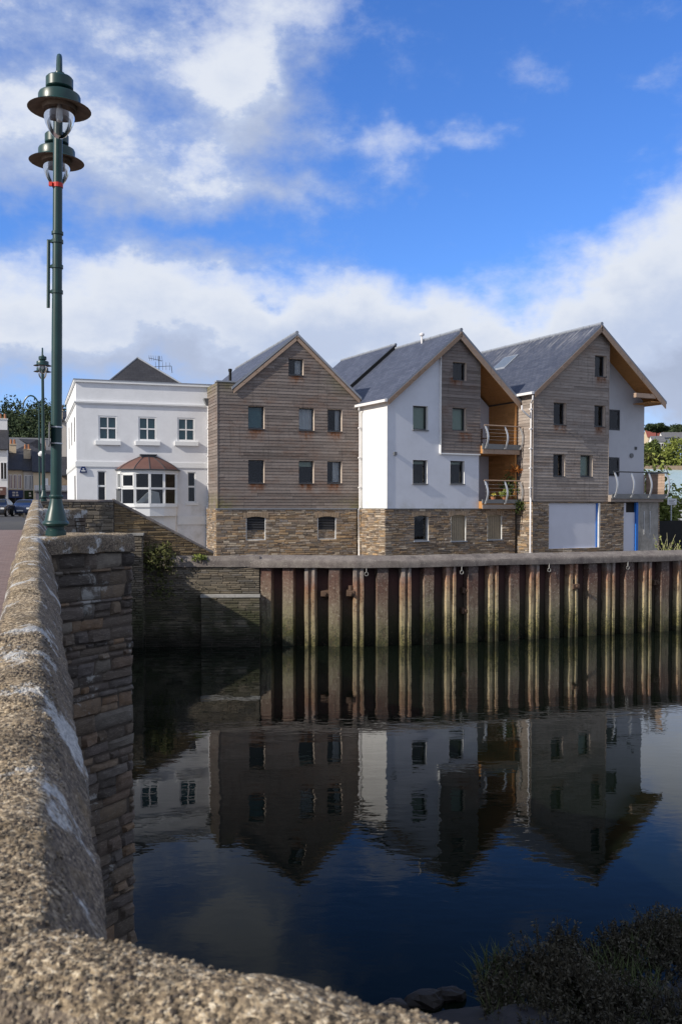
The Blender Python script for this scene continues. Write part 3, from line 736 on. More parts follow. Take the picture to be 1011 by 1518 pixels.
# timber right wall of the recess, floor slabs
b = MB(); mpR = lambda u, z, d: Vector((W2 - .12 - d, u, z))
fill_wall(b, mpR, rect_out(0, 2.2), [], 4.9, 10.5, (), -.01, 1); fill_boards(b, mpR, rect_out(0.0, 2.19), [], 5.3, 10.42, wmin=3, wmax=5)
b.face([Vector((W2, 0, 2)), Vector((W2, D2, 2)), Vector((W2, D2, 10.3)), Vector((W2, 0, 10.3))], 1)
b.box(W2 - .12, W2, -.03, .03, 4.95, 10.35, 0, .9)
b.build('recess_cladding', [M['wood_warm'], M['dark_mortar']], h2)
for (zf, th, rail, fasc) in ((8.12, .38, 9.15, 'grey_paint'), (5.30, .36, 6.36, 'timber')):
    fl = MB(); fl.box(RX + .01, W2 - .13, -.28, 2.19, zf - th, zf, 0); fl.box(RX - .02, W2 - .02, -.36, -.28, zf - (.16 if zf > 7 else .1), zf + .1, 1); fl.box(RX + .01, W2 - .05, -.33, -.28, zf - th - .02, zf - .17, 2)
    bal = fl.build('balcony', [M['wood_warm'], M['grey_paint'], M['timber'] if zf > 7 else M['wood_grey']], h2)
    r_ = MB(); r_.tube([(RX + .02, -.42, rail), (W2 - .02, -.42, rail)], .032, 8); r_.build('handrail', M['timber'], bal, smooth=True)
    for px in (RX + .08, RX + 1.32, W2 - .1):
        p_ = MB(); pts = [(px + .0, -.40 - .13 * math.sin(k / 10 * math.pi * 1.0) , rail - .02 - (rail - zf + .12) * k / 10) for k in range(11)]
        rows = []
        for k, q in enumerate(pts):
            q = Vector(q) + Vector((.10 * math.sin(k / 10 * math.pi * .9) , 0, 0)); ww = .045 if k else .03
            rows.append([q + Vector((-ww, -.02, 0)), q + Vector((ww, -.02, 0)), q + Vector((ww, .02, 0)), q + Vector((-ww, .02, 0))])
        p_.grid(rows, closed=True); p_.build('baluster', M['galv'], bal)
    for k in range(1, 5):
        c_ = MB(); zz = zf + .12 + (rail - zf - .15) * k / 5; c_.tube([(RX + .02, -.41 - .1 * math.sin((1 - k / 5) * math.pi), zz), (W2 - .05, -.41 - .1 * math.sin((1 - k / 5) * math.pi), zz)], .004, 4); c_.build('cable', M['galv'], bal)
gable_roof(h2, -.2, 10.2, XP2, ZP2 + .12, W2 + .08, 10.52, -.3, 6.0)
gable_roof(h2, -.22, 10.42, XP2 - .02, ZP2 + .34, W2 + .08, 10.72, 6.0, D2 + .4, th=.34, under='lead')
ridge(h2, XP2, ZP2 + .14, -.31, 6.0); ridge(h2, XP2, ZP2 + .36, 5.95, D2 + .4)
barge(h2, -.18, 10.22, XP2, ZP2 + .1, -.32, .2, .06, .1); barge(h2, XP2, ZP2 + .1, W2 + .06, 10.52, -.32, .26, .06, .1)
barge(h2, -.22, 10.42, XP2, ZP2 + .34, 5.93, .22, .06, .0, 'tyre'); 
b = MB(); b.box(-.32, -.18, -.31, 6, 10.04, 10.16); b.build('gutter', M['white_plastic'], h2)
pipe(h2, [(-.22, 2.35, 10.05), (-.22, 2.42, 9.9), (-.12, 2.5, 9.8), (-.12, 2.5, 5.05), (-.26, 2.35, 4.85), (-.26, 2.35, 2.5)], brackets=[(-.12, 2.5, z) for z in (9, 7.5, 6)])
b = MB(); b.box(.35, .5, -.08, .01, 7.52, 7.68); b.build('wall_vent', M['grey_paint'], h2)
b = MB(); b.lathe([(.0, .0), (.14, .0), (.14, .06), (0, .06)], (0, 0, 0), 14); b.v = [Vector((6.35 + v.x, 2.2 - v.z, 9.55 + v.y)) for v in b.v]; b.build('wall_lamp', M['grey_paint'], h2, smooth=True)
b = MB(); b.tube([(3.9, 3.0, 13.5), (3.9, 3.0, 14.12)], .05, 8); b.lathe([(.12, 0), (.14, .1), (.05, .16)], (3.9, 3.0, 14.05), 10); b.build('flue', M['white_plastic'], h2)

# ---- tall timber house with big overhang
h3 = thing('overhang_house', 'pale weathered timber gabled house with wide roof overhang and blank garage board', 'house', (9.303, 45.09, 2.53), A2, 'gabled riverside houses', local=True, size=.95)
XP3 = 4.32; ZP3 = 14.54; W3 = 8.88; D3 = 17.5; WR = 5.1; RC = 1.1
win3 = [(1.32, 2.17, 9.29, 10.42), (4.10, 4.88, 9.30, 10.42), (4.11, 4.92, 11.96, 13.06), (1.31, 2.10, 6.61, 7.75), (3.15, 4.00, 6.62, 7.75)]
o3 = outline_fn([(2, 0), (10.85, 0), (14.45, 4.28)], [(2, WR), (13.85, WR), (14.45, 4.36)])
b = MB(); fill_wall(b, FRONT, o3, win3, 5.3, 14.42, (10.85, 13.85), -.01); fill_wall(b, LEFT, rect_out(0, D3), [], 5.3, 10.85, (), -.012)
b.face([Vector((WR, .0, 5.3)), Vector((WR, RC, 5.3)), Vector((WR, RC, 13.8)), Vector((WR, 0, 13.8))])
b.face([Vector((0, D3, 2)), Vector((W3, D3, 2)), Vector((W3, D3, 10.8)), Vector((XP3, D3, 14.4)), Vector((0, D3, 10.8))])
b.build('wall', M['dark_mortar'], h3)
b = MB(); fill_boards(b, FRONT, o3, win3, 5.3, 14.42, (10.85, 13.85)); fill_boards(b, LEFT, rect_out(0, D3), [], 5.3, 10.85); b.box(-.036, 0, -.036, 0, 5.3, 10.85, 0, .9); b.box(WR, WR + .03, -.036, .3, 5.3, 13.8, 0, .9)
fill_boards(b, right_at(WR), rect_out(.3, RC), [], 5.3, 13.7)
b.build('cladding', M['wood_grey'], h3)
rw3 = [(5.9, 7.03, 9.26, 10.40), (5.9, 7.02, 6.71, 7.77)]
b = MB(); og = outline_fn([(2, WR - .1), (14, WR - .1)], [(2, W3), (10.95, W3), (13.85, 5.2)])
fill_wall(b, front_at(RC), og, rw3, 5.3, 13.8, (10.95,)); b.face([Vector((W3, RC, 2)), Vector((W3, D3, 2)), Vector((W3, D3, 10.9)), Vector((W3, RC, 10.9))])
b.build('rendered_wall', M['grey_render'], h3)
for w_, kw in zip(win3, (dict(), dict(), dict(), dict(blind=None), dict(blind='blind_green', frac=1.0))): window(h3, *w_, reveal=.24, sill=(.02, .04, .04, 'dark_frame'), **kw)
for w_ in rw3: window(h3, *w_, y=RC, reveal=.05, fw=.075, rev='grey_render')
DR = (1.07, 4.57, 2.86, 5.22); SD = (6.29, 7.33, 2.2, 5.26)
b = MB(); so = rect_out(0, 7.3)
fill_wall(b, FRONT, so, [DR, SD], 2, 5.28, (), -.03); fill_stones(b, FRONT, so, [DR, SD], 2.2, 5.27, m=1)
fill_wall(b, LEFT, rect_out(0, D3), [], 2, 5.28, (), -.03); fill_stones(b, LEFT, rect_out(0, 4), [], 2.2, 5.27, m=1); b.build('stone_base', [M['mortar'], M['house_stone']], h3)
b = MB(); b.box(DR[0] - .002, DR[1] - .2, .1, .14, DR[2], DR[3]); b.box(DR[0], DR[1] - .2, .02, .1, DR[2] - .04, DR[2], 0); gd = b.build('garage_board', M['board_panel'], h3)
b = MB(); b.box(DR[1] - .2, DR[1] - .1, .06, .16, DR[2], DR[3], 0); b.box(DR[1] - .1, DR[1] + .002, -.01, .16, DR[2], DR[3], 1); b.build('door_frame', [M['blue_paint'], M['white_render']], h3)
b = MB(); b.box(SD[0], SD[1] - .16, .08, .12, 2.2, 4.72); b.box(SD[0], SD[0] + .22, .07, .1, 4.72, 5.24); sdo = b.build('door', M['board_panel'], h3)
b = MB(); b.box(SD[1] - .16, SD[1], -.03, .12, 2.2, 5.26, 0); b.box(SD[0] + .22, SD[1] - .16, .13, .16, 4.72, 5.25, 1); b.box(SD[0] - .9, SD[0] + .05, -.05, .0, 5.3, 5.36, 0); b.build('door_frame', [M['blue_paint'], M['dark_room']], h3)
b = MB(); b.box(7.3, 8.88, -.02, 4, 2, 5.5, 0); 
for i in range(26): b.box(8.86, 8.92 + rnd.uniform(0, .04), -.03, .3, 2.3 + i * .122, 2.39 + i * .122, 1, rnd.random())
b.build('concrete_wall', [M['concrete'], M['house_stone']], h3)
b = MB()
for xx in (7.75, 8.2): b.box(xx - .012, xx + .012, -.06, -.03, 3.5, 4.75); b.box(xx - .03, xx + .03, -.06, -.02, 4.6, 4.78)
b.build('wall_bracket', M['galv'], h3)
# balcony
fl = MB(); fl.box(WR, 9.15, -.3, RC, 5.5, 5.66, 0); fl.box(WR, 9.18, -.34, -.3, 5.46, 5.72, 1); fl.box(WR, 9.0, -.25, RC - .1, 5.3, 5.5, 0)
bal = fl.build('balcony', [M['wood_grey'], M['grey_paint']], h3)
r_ = MB(); r_.tube([(WR + .02, -.4, 6.9), (9.2, -.4, 6.9)], .035, 8); r_.tube([(9.16, -.4, 6.9), (9.16, RC, 6.9)], .03, 8); r_.build('handrail', M['dark_frame'], bal, smooth=True)
for px in (WR + .1, 6.4, 7.7, 9.05):
    p_ = MB(); rows = []
    for k in range(11):
        q = Vector((px + .12 * math.sin(k / 10 * math.pi * .9), -.38 - .13 * math.sin(k / 10 * math.pi), 6.88 - 1.35 * k / 10)); ww = .05 if k else .03
        rows.append([q + Vector((-ww, -.02, 0)), q + Vector((ww, -.02, 0)), q + Vector((ww, .02, 0)), q + Vector((-ww, .02, 0))])
    p_.grid(rows, closed=True); p_.build('baluster', M['galv'], bal)
b = MB(); fill_boards(b, lambda u, z, d: Vector((9.06 - d, u, z)), rect_out(-.28, RC), [], 5.7, 6.86, wmin=4, wmax=6); fill_boards(b, lambda u, z, d: Vector((u, 1.2 - d, z)), rect_out(8.3, 9.06), [], 5.7, 6.86, wmin=4, wmax=6)
b.build('screen', M['timber'], bal)
gable_roof(h3, -.22, 10.88, XP3, ZP3 + .14, 9.12, 10.84, -.3, D3, matt='slate_streaked')
ridge(h3, XP3, ZP3 + .16, -.31, D3)
barge(h3, -.2, 10.9, XP3, ZP3 + .12, -.32, .21, .06, .1); barge(h3, XP3, ZP3 + .12, 9.1, 10.84, -.32, .26, .06, .08)
b = MB(); b.box(6.85, 8.3, -.27, -.07, 10.96, 11.2, 0, .9); b.build('roof_beam', M['timber'], h3)
b = MB(); b.box(8.0, 9.06, -.26, RC, 10.76, 10.8, 0, .5); b.build('soffit', M['wood_warm'], h3)
b = MB(); b.box(-.36, -.2, -.31, 6, 10.72, 10.84); b.build('gutter', M['white_plastic'], h3)
pipe(h3, [(-.28, -.3, 10.65), (-.28, -.28, 10.45), (-.12, .05, 10.3), (-.12, .05, 5.5), (-.2, -.06, 5.3), (-.2, -.06, 2.4)], brackets=[(-.12, .05, z) for z in (10, 9, 8, 7, 6)] )
pipe(h3, [(-.12, .05, 9.55), (-.62, .02, 9.85), (-.72, .02, 9.95), (-.72, .02, 10.15)], name='overflow_pipe')
sl = lambda x: ZP3 + .14 - (XP3 - x) * (ZP3 + .14 - 10.88) / (XP3 + .22)
b = MB()
for (ya, yb, xa, xb, up, m_) in ((5.2, 6.5, 2.2, 3.2, .05, 0), (5.28, 6.42, 2.28, 3.12, .07, 1)):
    b.hexa([(xa, ya, sl(xa)), (xb, ya, sl(xb)), (xb, yb, sl(xb)), (xa, yb, sl(xa)), (xa, ya, sl(xa) + up), (xb, ya, sl(xb) + up), (xb, yb, sl(xb) + up), (xa, yb, sl(xa) + up)], m_)
b.build('skylight', [M['lead'], M['glass']], h3)
b = MB(); b.tube([(.9, 6.5, 11.5), (.9, 6.5, 12.35)], .07, 8); b.build('flue', M['tyre'], h3)
b = MB(); b.lathe([(0, 0), (.13, 0), (.13, .07), (0, .07)], (0, 0, 0), 14); b.v = [Vector((7.9 + v.x, RC - v.z, 7.9 + v.y)) for v in b.v]; b.build('wall_lamp', M['grey_paint'], h3, smooth=True)
b = MB(); b.box(8.15, 8.31, RC - .04, RC + .01, 8.24, 8.4); b.build('wall_vent', M['dark_frame'], h3)

# ---- white house with bay window
AW = R(18.7)
hw = thing('bay_window_house', 'flat fronted white rendered house with copper roofed bow window', 'house', (-12.09, 42.54, 2.57), AW, local=True, size=.935)
WW = 6.95; DW = 10.8; ZT = 11.24
winw = [(1.05, 1.96, 8.29, 9.52), (2.98, 3.89, 8.31, 9.53), (4.92, 5.82, 8.33, 9.54)]
smallw = [(.98, 1.40, 5.1, 6.80), (5.42, 5.84, 5.24, 6.80)]
hole_bay = [(2.15, 4.85, 5.1, 6.75)]
b = MB(); fill_wall(b, FRONT, rect_out(0, WW), winw + smallw + hole_bay, 2, ZT - .12)
sidew = [(1.2, 2.0, 8.3, 9.55), (4.2, 5.0, 8.3, 9.55), (7.4, 8.2, 8.3, 9.55), (1.0, 2.1, 4.3, 6.6)]
fill_wall(b, LEFT, rect_out(0, DW), sidew, 2, ZT - .12)
b.face([Vector((WW, 0, 2)), Vector((WW, DW, 2)), Vector((WW, DW, ZT - .1)), Vector((WW, 0, ZT - .1))]); b.face([Vector((0, DW, 2)), Vector((WW, DW, 2)), Vector((WW, DW, ZT - .1)), Vector((0, DW, ZT - .1))])
for (u0, u1, z0, z1) in sidew: b.box(.1, .12, u0, u1, z0, z1, 1)
b.face([Vector((0, 0, ZT - .3)), Vector((WW, 0, ZT - .3)), Vector((WW, DW, ZT - .3)), Vector((0, DW, ZT - .3))], 1)
b.build('wall', [M['house_white'], M['lead']], hw)
b = MB()
for (z0, z1, p) in ((ZT - .12, ZT, .10), (10.06, 10.12, .05), (10.12, 10.2, .10), (7.0, 7.25, .045), (6.95, 7.0, .02)):
    b.box(-p, WW, -p, .0, z0, z1); b.box(-p, 0, 0, DW, z0, z1)
b.box(4.9, WW - .05, -.05, 0, 4.12, 4.55)
b.build('cornice', M['white_paint'], hw)
b = MB(); b.box(-.12, WW, -.12, .2, ZT, ZT + .03); b.box(-.12, .2, .2, DW, ZT, ZT + .03); b.build('parapet_capping', M['lead'], hw)
for w_ in winw: window(hw, *w_, reveal=.045, fw=.085, frame='white_paint', rev='white_render', grid=(2, 2), blind='blind_teal', frac=1.0, sill=(.16, .14, .22, 'white_paint'))
for w_ in smallw: window(hw, *w_, reveal=.07, fw=.055, frame='white_paint', rev='white_render', mullion=[6.05], sill=(.12, .04, .14, 'white_paint'))
# bow window
bay = MB(); xc = 3.45; hwid = 1.46; pr = .75
pts = [(xc - hwid, 0), (xc - hwid + .12, -.33), (xc - .72, -.66), (xc - .02, -.78), (xc + .7, -.66), (xc + hwid - .12, -.33), (xc + hwid, 0)]
ob = [(x + (x - xc) * .03, y - .05 if y else y) for x, y in pts]
bay.prism(list(reversed(ob)) , 5.0, 5.1, 0); bay.prism(list(reversed(pts)), 4.56, 5.0, 0); bay.prism(list(reversed([(xc + (x - xc) * .99, y * .6) for x, y in pts])), 3.7, 4.56, 0)
bay.prism(list(reversed(ob)), 6.74, 6.86, 0)
for i, (x, y) in enumerate(pts):
    bay.box(x - .062, x + .062, y - .02 if y else -.02, y + .07, 5.1, 6.74, 0)
for i in range(len(pts) - 1):
    a = Vector((*pts[i], 0)); c = Vector((*pts[i + 1], 0)); d = (c - a).normalized(); nn = Vector((d.y, -d.x, 0)) * -.03
    for z0, z1 in ((5.1, 5.19), (5.885, 5.985), (6.65, 6.74)):
        bay.hexa([a - nn + Vector((0, 0, z0)), c - nn + Vector((0, 0, z0)), c + nn + Vector((0, 0, z0)), a + nn + Vector((0, 0, z0)), a - nn + Vector((0, 0, z1)), c - nn + Vector((0, 0, z1)), c + nn + Vector((0, 0, z1)), a + nn + Vector((0, 0, z1))])
    if i in (1,):
        for s0, s1, z0, z1 in ((.06, .14, 5.97, 6.66), (.86, .94, 5.97, 6.66), (.06, .94, 5.97, 6.06), (.06, .94, 6.58, 6.66)):
            p0 = a.lerp(c, s0); p1 = a.lerp(c, s1); o_ = Vector((d.y, -d.x, 0)) * .04
            bay.hexa([p0 + Vector((0, 0, z0)), p1 + Vector((0, 0, z0)), p1 + o_ + Vector((0, 0, z0)), p0 + o_ + Vector((0, 0, z0)), p0 + Vector((0, 0, z1)), p1 + Vector((0, 0, z1)), p1 + o_ + Vector((0, 0, z1)), p0 + o_ + Vector((0, 0, z1))])
bayo = bay.build('bow_window', M['white_paint'], hw)
b = MB()
for i in range(len(pts) - 1):
    b.face([Vector((*pts[i], 5.1)), Vector((*pts[i + 1], 5.1)), Vector((*pts[i + 1], 6.74)), Vector((*pts[i], 6.74))])
b.build('pane', M['glass'], bayo)
b = MB(); b.box(2.05, 4.95, .02, 2.6, 5.02, 6.9); b.f = b.f[:2] + b.f[3:]; b.m = b.m[:2] + b.m[3:]; b.t = b.t[:2] + b.t[3:]; b.build('room', M['dark_room'], bayo)
b = MB()
tri = [(2.9, 5.1), (4.1, 5.1), (4.0, 5.75), (3.6, 5.85)]
b.face([Vector((x, .15, z)) for x, z in tri]); 
b.hexa([(2.75, -.2, 5.1), (3.1, -.2, 5.1), (3.1, .1, 5.1), (2.75, .1, 5.1), (3.45, -.2, 5.78), (3.62, -.2, 5.78), (3.62, .1, 5.78), (3.45, .1, 5.78)])
b.build('seat_back', M['curtain'], bayo)
b = MB(); rows = []
for k in range(7):
    f = k / 6; s_ = 1.05 * (1 - f) + .22 * f; zz = 6.86 + .66 * f ** .78
    s_ = 1.06 * (1 - f * .78) ** .85
    rows.append([Vector((xc + (x - xc) * s_, y * s_ - (.03 if y else 0), zz)) for x, y in ob])
b.grid(rows, 0)
for j in range(1, len(ob) - 1): b.tube([r[j] for r in rows], .022, 5, 1)
b.tube(rows[0], .035, 6, 1)
b.box(xc - .36, xc + .36, -.28, 0, 7.5, 7.6, 1); b.box(xc - .42, xc + .42, -.33, 0, 7.6, 7.64, 1)
b.build('bow_roof', [M['copper'], M['dark_frame']], bayo)
# slate roof behind the parapet
b = MB(); q0, q1, q2, q3, ap, ap2 = Vector((1.25, .9, 11.0)), Vector((5.95, .9, 11.0)), Vector((5.95, 8.5, 11.0)), Vector((1.25, 8.5, 11.0)), Vector((3.35, 3.4, 12.98)), Vector((3.6, 6, 12.98))
b.face([q0, q1, ap]); b.face([q1, q2, ap2, ap]); b.face([q2, q3, ap2]); b.face([q3, q0, ap, ap2])
b.tube([q0, ap], .045, 6, 1); b.tube([q1, ap], .05, 6, 1); b.tube([ap, ap2], .05, 6, 1)
b.build('roof', [M['slate_dark'], M['lead']], hw)
b = MB(); ax, ay = 5.0, 7.2
b.tube([(ax, ay, 11.5), (ax, ay, 13.75)], .025, 6); b.tube([(ax - .6, ay, 13.6), (ax + .25, ay + .3, 13.5)], .015, 5); b.tube([(ax - .35, ay, 13.1), (ax + .7, ay, 13.2)], .015, 5)
for k in range(7): b.tube([(ax - .55 + k * .12, ay - .2, 13.42), (ax - .55 + k * .12, ay + .2, 13.78)], .01, 4)
for k in range(5): b.tube([(ax - .2 + k * .2, ay, 12.95), (ax - .2 + k * .2, ay, 13.4)], .01, 4)
b.tube([(ax + .7, ay, 13.2), (ax + .75, ay, 12.8)], .02, 5); b.build('aerial', M['dark_frame'], hw)
b = MB(); b.hexa([(.14, -.08, 6.70), (.50, -.08, 6.70), (.50, 0, 6.70), (.14, 0, 6.70), (.24, -.08, 7.0), (.40, -.08, 7.0), (.40, 0, 7.0), (.24, 0, 7.0)], 0)
b.box(.22, .42, -.084, -.081, 6.76, 6.81, 1); b.box(.28, .36, -.084, -.081, 6.85, 6.9, 1)
b.build('alarm_box', [M['navy'], M['white_paint']], hw)
b = MB(); b.hexa([(6.35, -.28, 10.2), (6.6, -.28, 10.2), (6.6, -.02, 10.2), (6.35, -.02, 10.2), (6.22, -.36, 10.52), (6.7, -.36, 10.52), (6.7, 0, 10.52), (6.22, 0, 10.52)])
b.tube([(6.55, -.15, 10.5), (6.55, -.15, 10.95)], .05, 8); b.build('rain_hopper', M['grey_paint'], hw)
pipe(hw, [(6.48, -.12, 10.25), (6.48, -.12, 5.2), (6.4, -.14, 4.95), (6.4, -.14, 2.5)], .05, brackets=[(6.48, -.12, z) for z in (9, 7.6, 6.2)])

# ================================================================== BRIDGE
EX, EY = -0.3095, 0.951
def BP(s, l, z=0.0): return Vector((s * EX + l * EY, s * EY - l * EX, z))
def zc(s): return 4.3 + .045 * s - .0005 * s * s if s < 33 else 4.3 + .045 * 33 - .0005 * 33 * 33
br = thing('stone_bridge', 'old rubble stone bridge with granite coped parapet and pointed cutwaters', 'bridge', (0, 0, 0))
# coping, swept along the ridge line of the parapet with a mitred turn at the refuge
corner = BP(1.44, 0); nose = corner + Vector((.935, -.355, 0)) * 2.3; back = BP(-2.6, 0); far = BP(33.0, 0)
prof = [(-.16, -.25), (-.19, -.22), (-.195, -.12), (-.185, -.05), (-.16, -.018), (-.12, -.004), (-.08, .004), (-.04, .006), (-.012, .003), (.006, -.006), (.022, -.024), (.045, -.058), (.068, -.096), (.09, -.135), (.108, -.168), (.118, -.19), (.118, -.24), (.09, -.26)]
def sweep(mb, pts, joints_every, seed):
    L = 0.0; path = []
    for i in range(len(pts) - 1):
        a, c = pts[i], pts[i + 1]; seg = (c - a).length; d = (c - a).normalized()
        u = 0.0
        while u < seg - 1e-6:
            path.append((a + d * u, L + u, i, u, seg)); q = a + d * u
            dist = max(.4, q.length); u += min(max(.012, dist * .011), .25)
        L += seg
    path.append((pts[-1], L, len(pts) - 2, (pts[-1] - pts[-2]).length, (pts[-1] - pts[-2]).length))
    rows = []
    nrm = []
    for i in range(len(pts) - 1):
        d = (pts[i + 1] - pts[i]).normalized(); nrm.append(Vector((-d.y, d.x, 0)))
    for p, s, i, u, seg in path:
        n0 = nrm[i]; off = n0
        # mitre blend close to a corner
        def mit(a, c):
            m = (a + c); m.normalize(); return m / max(.35, m.dot(a))
        if i > 0 and u < .3: off = mit(nrm[i - 1], n0).lerp(n0, u / .3)
        elif i < len(pts) - 2 and seg - u < .3: off = mit(n0, nrm[i + 1]).lerp(n0, (seg - u) / .3)
        s_b = p.x * EX + p.y * EY
        zb = zc(max(0.8, s_b))
        j = (s - 2.3 - (nose - back).length) / joints_every; k = math.floor(j); fr = abs(j - round(j)) * joints_every
        rr = random.Random(int(round(j)) * 7 + seed) if fr < .2 else None
        kk = random.Random(k * 13 + seed); st_off = (kk.uniform(-.012, .012), kk.uniform(-.012, .012))
        dip = max(0.0, 1 - fr / .016) * .026 + max(0.0, 1 - fr / .05) * .012
        row = []
        for l, dz in prof:
            q = p + off * (-l) + Vector((0, 0, zb + dz))
            nv = noise.noise_vector(q * 3.1 + Vector((st_off[0] * 300, 0, 0))) * .016 + noise.noise_vector(q * 11) * .009 + noise.noise_vector(q * 34) * .005
            row.append(q + nv + Vector((0, 0, st_off[1] - dip)))
        rows.append(row)
    mb.grid(rows, 0, .5)
    # proud grains on the weathered upper face of the stones close to the camera
    gr = random.Random(seed)
    for i in range(len(rows) - 1):
        q = rows[i][8]
        if q.xy.length > 4.2: continue
        for jx in range(2, 11):
            a, c, d, e = rows[i][jx], rows[i + 1][jx], rows[i + 1][jx + 1], rows[i][jx + 1]
            area = (c - a).length * (e - a).length; dist = max(.9, q.xy.length)
            want = area / (.0095 * .0095) * min(1.0, 1.6 / dist) * (.9 if jx < 9 else .35)
            m_ = int(want) + (1 if gr.random() < want - int(want) else 0)
            for _ in range(m_):
                fu, fv = gr.random(), gr.random(); p = (a * (1 - fu) + c * fu) * (1 - fv) + (e * (1 - fu) + d * fu) * fv
                if noise.noise(p * 7) < -.28: continue
                rr = gr.uniform(.0022, .0052) * (1 + .25 * (dist - 1)); hh = rr * gr.uniform(.5, 1.0); t = gr.random(); a0 = gr.random() * 6.28
                ring = [p + Vector((math.cos(a0 + k * 1.2566) * rr * gr.uniform(.75, 1.2), math.sin(a0 + k * 1.2566) * rr * gr.uniform(.75, 1.2), -.001)) for k in range(5)]
                top = [p + (v - p) * .55 + Vector((0, 0, hh)) for v in ring]
                mb.face(top, 0, t)
                for k in range(5): mb.face([ring[k], ring[(k + 1) % 5], top[(k + 1) % 5], top[k]], 0, t)
b = MB(); sweep(b, [back, nose, corner, far], 1.35, 5)
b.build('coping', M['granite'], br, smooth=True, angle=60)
# parapet and spandrel (with arches), piers
b = MB(); SP = [5.6, 14.6, 25.2]
def zbot(s):
    for c in SP:
        hwid = 3.4 if c < 20 else 4.6
        if abs(s - c) < hwid: return max(-.8, 3.1 * math.sqrt(1 - ((s - c) / hwid) ** 2) - .0)
    return -.8
S = [-6 + .25 * k for k in range(160)]
BW = -7.4
for l_ in (.05, BW):
    rows = [[BP(s, l_, zbot(s)) for s in S], [BP(s, l_, zc(s) - .24 if l_ > 0 else zc(s)) for s in S]]; b.grid(rows, 0)
b.grid([[BP(s, .05, zbot(s)) for s in S], [BP(s, BW, zbot(s)) for s in S]], 0)
b.grid([[BP(s, -.15, zc(s) - .24) for s in S], [BP(s, -.15, zc(s) - 1.1) for s in S]], 0)
b.grid([[BP(s, BW + .3, zc(s)) for s in S], [BP(s, BW + .3, zc(s) - 1.1) for s in S]], 0); b.grid([[BP(s, BW, zc(s)) for s in S], [BP(s, BW + .3, zc(s)) for s in S]], 0)
b.build('spandrel', M['dark_mortar'], br)
b = MB()
mpb = lambda u, z, d: BP(u, .055 + d, z)
for (s0, s1) in ((2.2, 9.7), (11.4, 18.2), (19.9, 32)):
    s = s0
    while s < s1 - .01:
        e = min(s + .5, s1); fill_stones(b, mpb, rect_out(s, e), [], max(zbot(s), zbot(e), -.3) + .05, zc(s) - .26, (.07, .16), (.15, .3), .03); s = e
b.build('parapet_wall', M['bridge_stone'], br)
def cutwater(s0, ns, nl, s1, ztop, detail, name='cutwater'):
    A = BP(s0, .04); N = BP(ns, nl); E = BP(s1, .04)
    b = MB()
    b.prism([(A.x, A.y), (E.x, E.y), (N.x, N.y)][::-1], -.8, ztop - .16, 0)
    for P, Q in ((A, N), (N, E)):
        mp, L = line_map((P.x, P.y), (Q.x, Q.y))
        if detail and P is A: fill_stones(b, mp, rect_out(0, L + .02), [], -.3, ztop - .15, (.04, .2), (.09, .46), .04, n=(7, 5), m=1, joint=.005)
        else: fill_stones(b, mp, rect_out(0, L + .02), [], -.3, ztop - .15, (.08, .17), (.16, .4), .03, m=1)
    o = b.build(name, [M['dark_mortar'], M['bridge_stone']], br, smooth=detail, angle=50)
    # coping slabs
    c = MB(); rim = []
    def ring(k, z):
        cen = BP((s0 + s1) / 2, .0)
        return [BP(s0 - .1, -.1, z), BP(s0 - .06 , .04 + .05, z) + Vector((0, 0, 0)), N + (N - cen).normalized() * .05 * k + Vector((0, 0, z)), BP(s1 + .06, .09, z), BP(s1 + .1, -.1, z)]
    n = 10
    lo = ring(1, ztop - .17); hi = ring(1, ztop)
    def dens(r):
        out = []
        for i in range(len(r) - 1):
            for k in range(n): out.append(r[i].lerp(r[i + 1], k / n))
        out.append(r[-1]); return out
    cen = BP((s0 + s1) / 2, .2)
    rows = []
    for z, ins in ((ztop - .18, .0), (ztop - .1, .0), (ztop - .03, .0), (ztop, .03), (ztop + .008, .09), (ztop - .0, .3)):
        d = dens(ring(1, z)); row = []
        for q in d:
            q2 = q + (Vector((cen.x, cen.y, z)) - q).normalized() * ins if ins < .2 else q.lerp(Vector((cen.x, cen.y, z)), .35)
            row.append(q2 + noise.noise_vector(q2 * 4) * .02 + noise.noise_vector(q2 * 13) * .012)
        rows.append(row)
    rows.append([Vector((cen.x, cen.y, ztop - .01))] * len(rows[0]))
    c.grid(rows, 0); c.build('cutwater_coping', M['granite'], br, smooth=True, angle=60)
cutwater(9.75, 10.57, .97, 11.45, 4.70, True)
cutwater(18.2, 18.96, .86, 19.9, 4.965, False)
# the refuge under the camera
b = MB()
for P, Q in ((corner, nose), (nose, back)):
    d = (Q - P).normalized(); n = Vector((-d.y, d.x, 0)) * -1
    mp, L = line_map((Q.x, Q.y), (P.x, P.y)); 
    fill_wall(b, mp, rect_out(0, L), [], -.8, 4.12, (), .03)
    fill_stones(b, mp, rect_out(.1, L), [], -.3, 4.12, (.08, .17), (.16, .4), .03, m=1)
b.build('refuge_wall', [M['dark_mortar'], M['bridge_stone']], br)
# road on the bridge and the street beyond
b = MB(); S2 = [-8 + k for k in range(42)]
b.grid([[BP(s, -.15, zc(s) - 1.0) for s in S2], [BP(s, BW + .3, zc(s) - 1.0) for s in S2]]); b.face([BP(-3, -.15, 3.3), nose + Vector((0, 0, 3.3)), corner + Vector((0, 0, 3.3)), BP(1.3, -.3, 3.3)])
structure(b.build('bridge_road', M['pavers']))
b = MB(); zs = zc(33) - 1.0
b.prism([tuple(BP(33, .05)[:2]), tuple(BP(46, -.3)[:2]), tuple(BP(140, -3)[:2]), tuple(BP(140, -60)[:2]), tuple(BP(33, -30)[:2])], 1.0, zs)
structure(b.build('street', M['asphalt']))

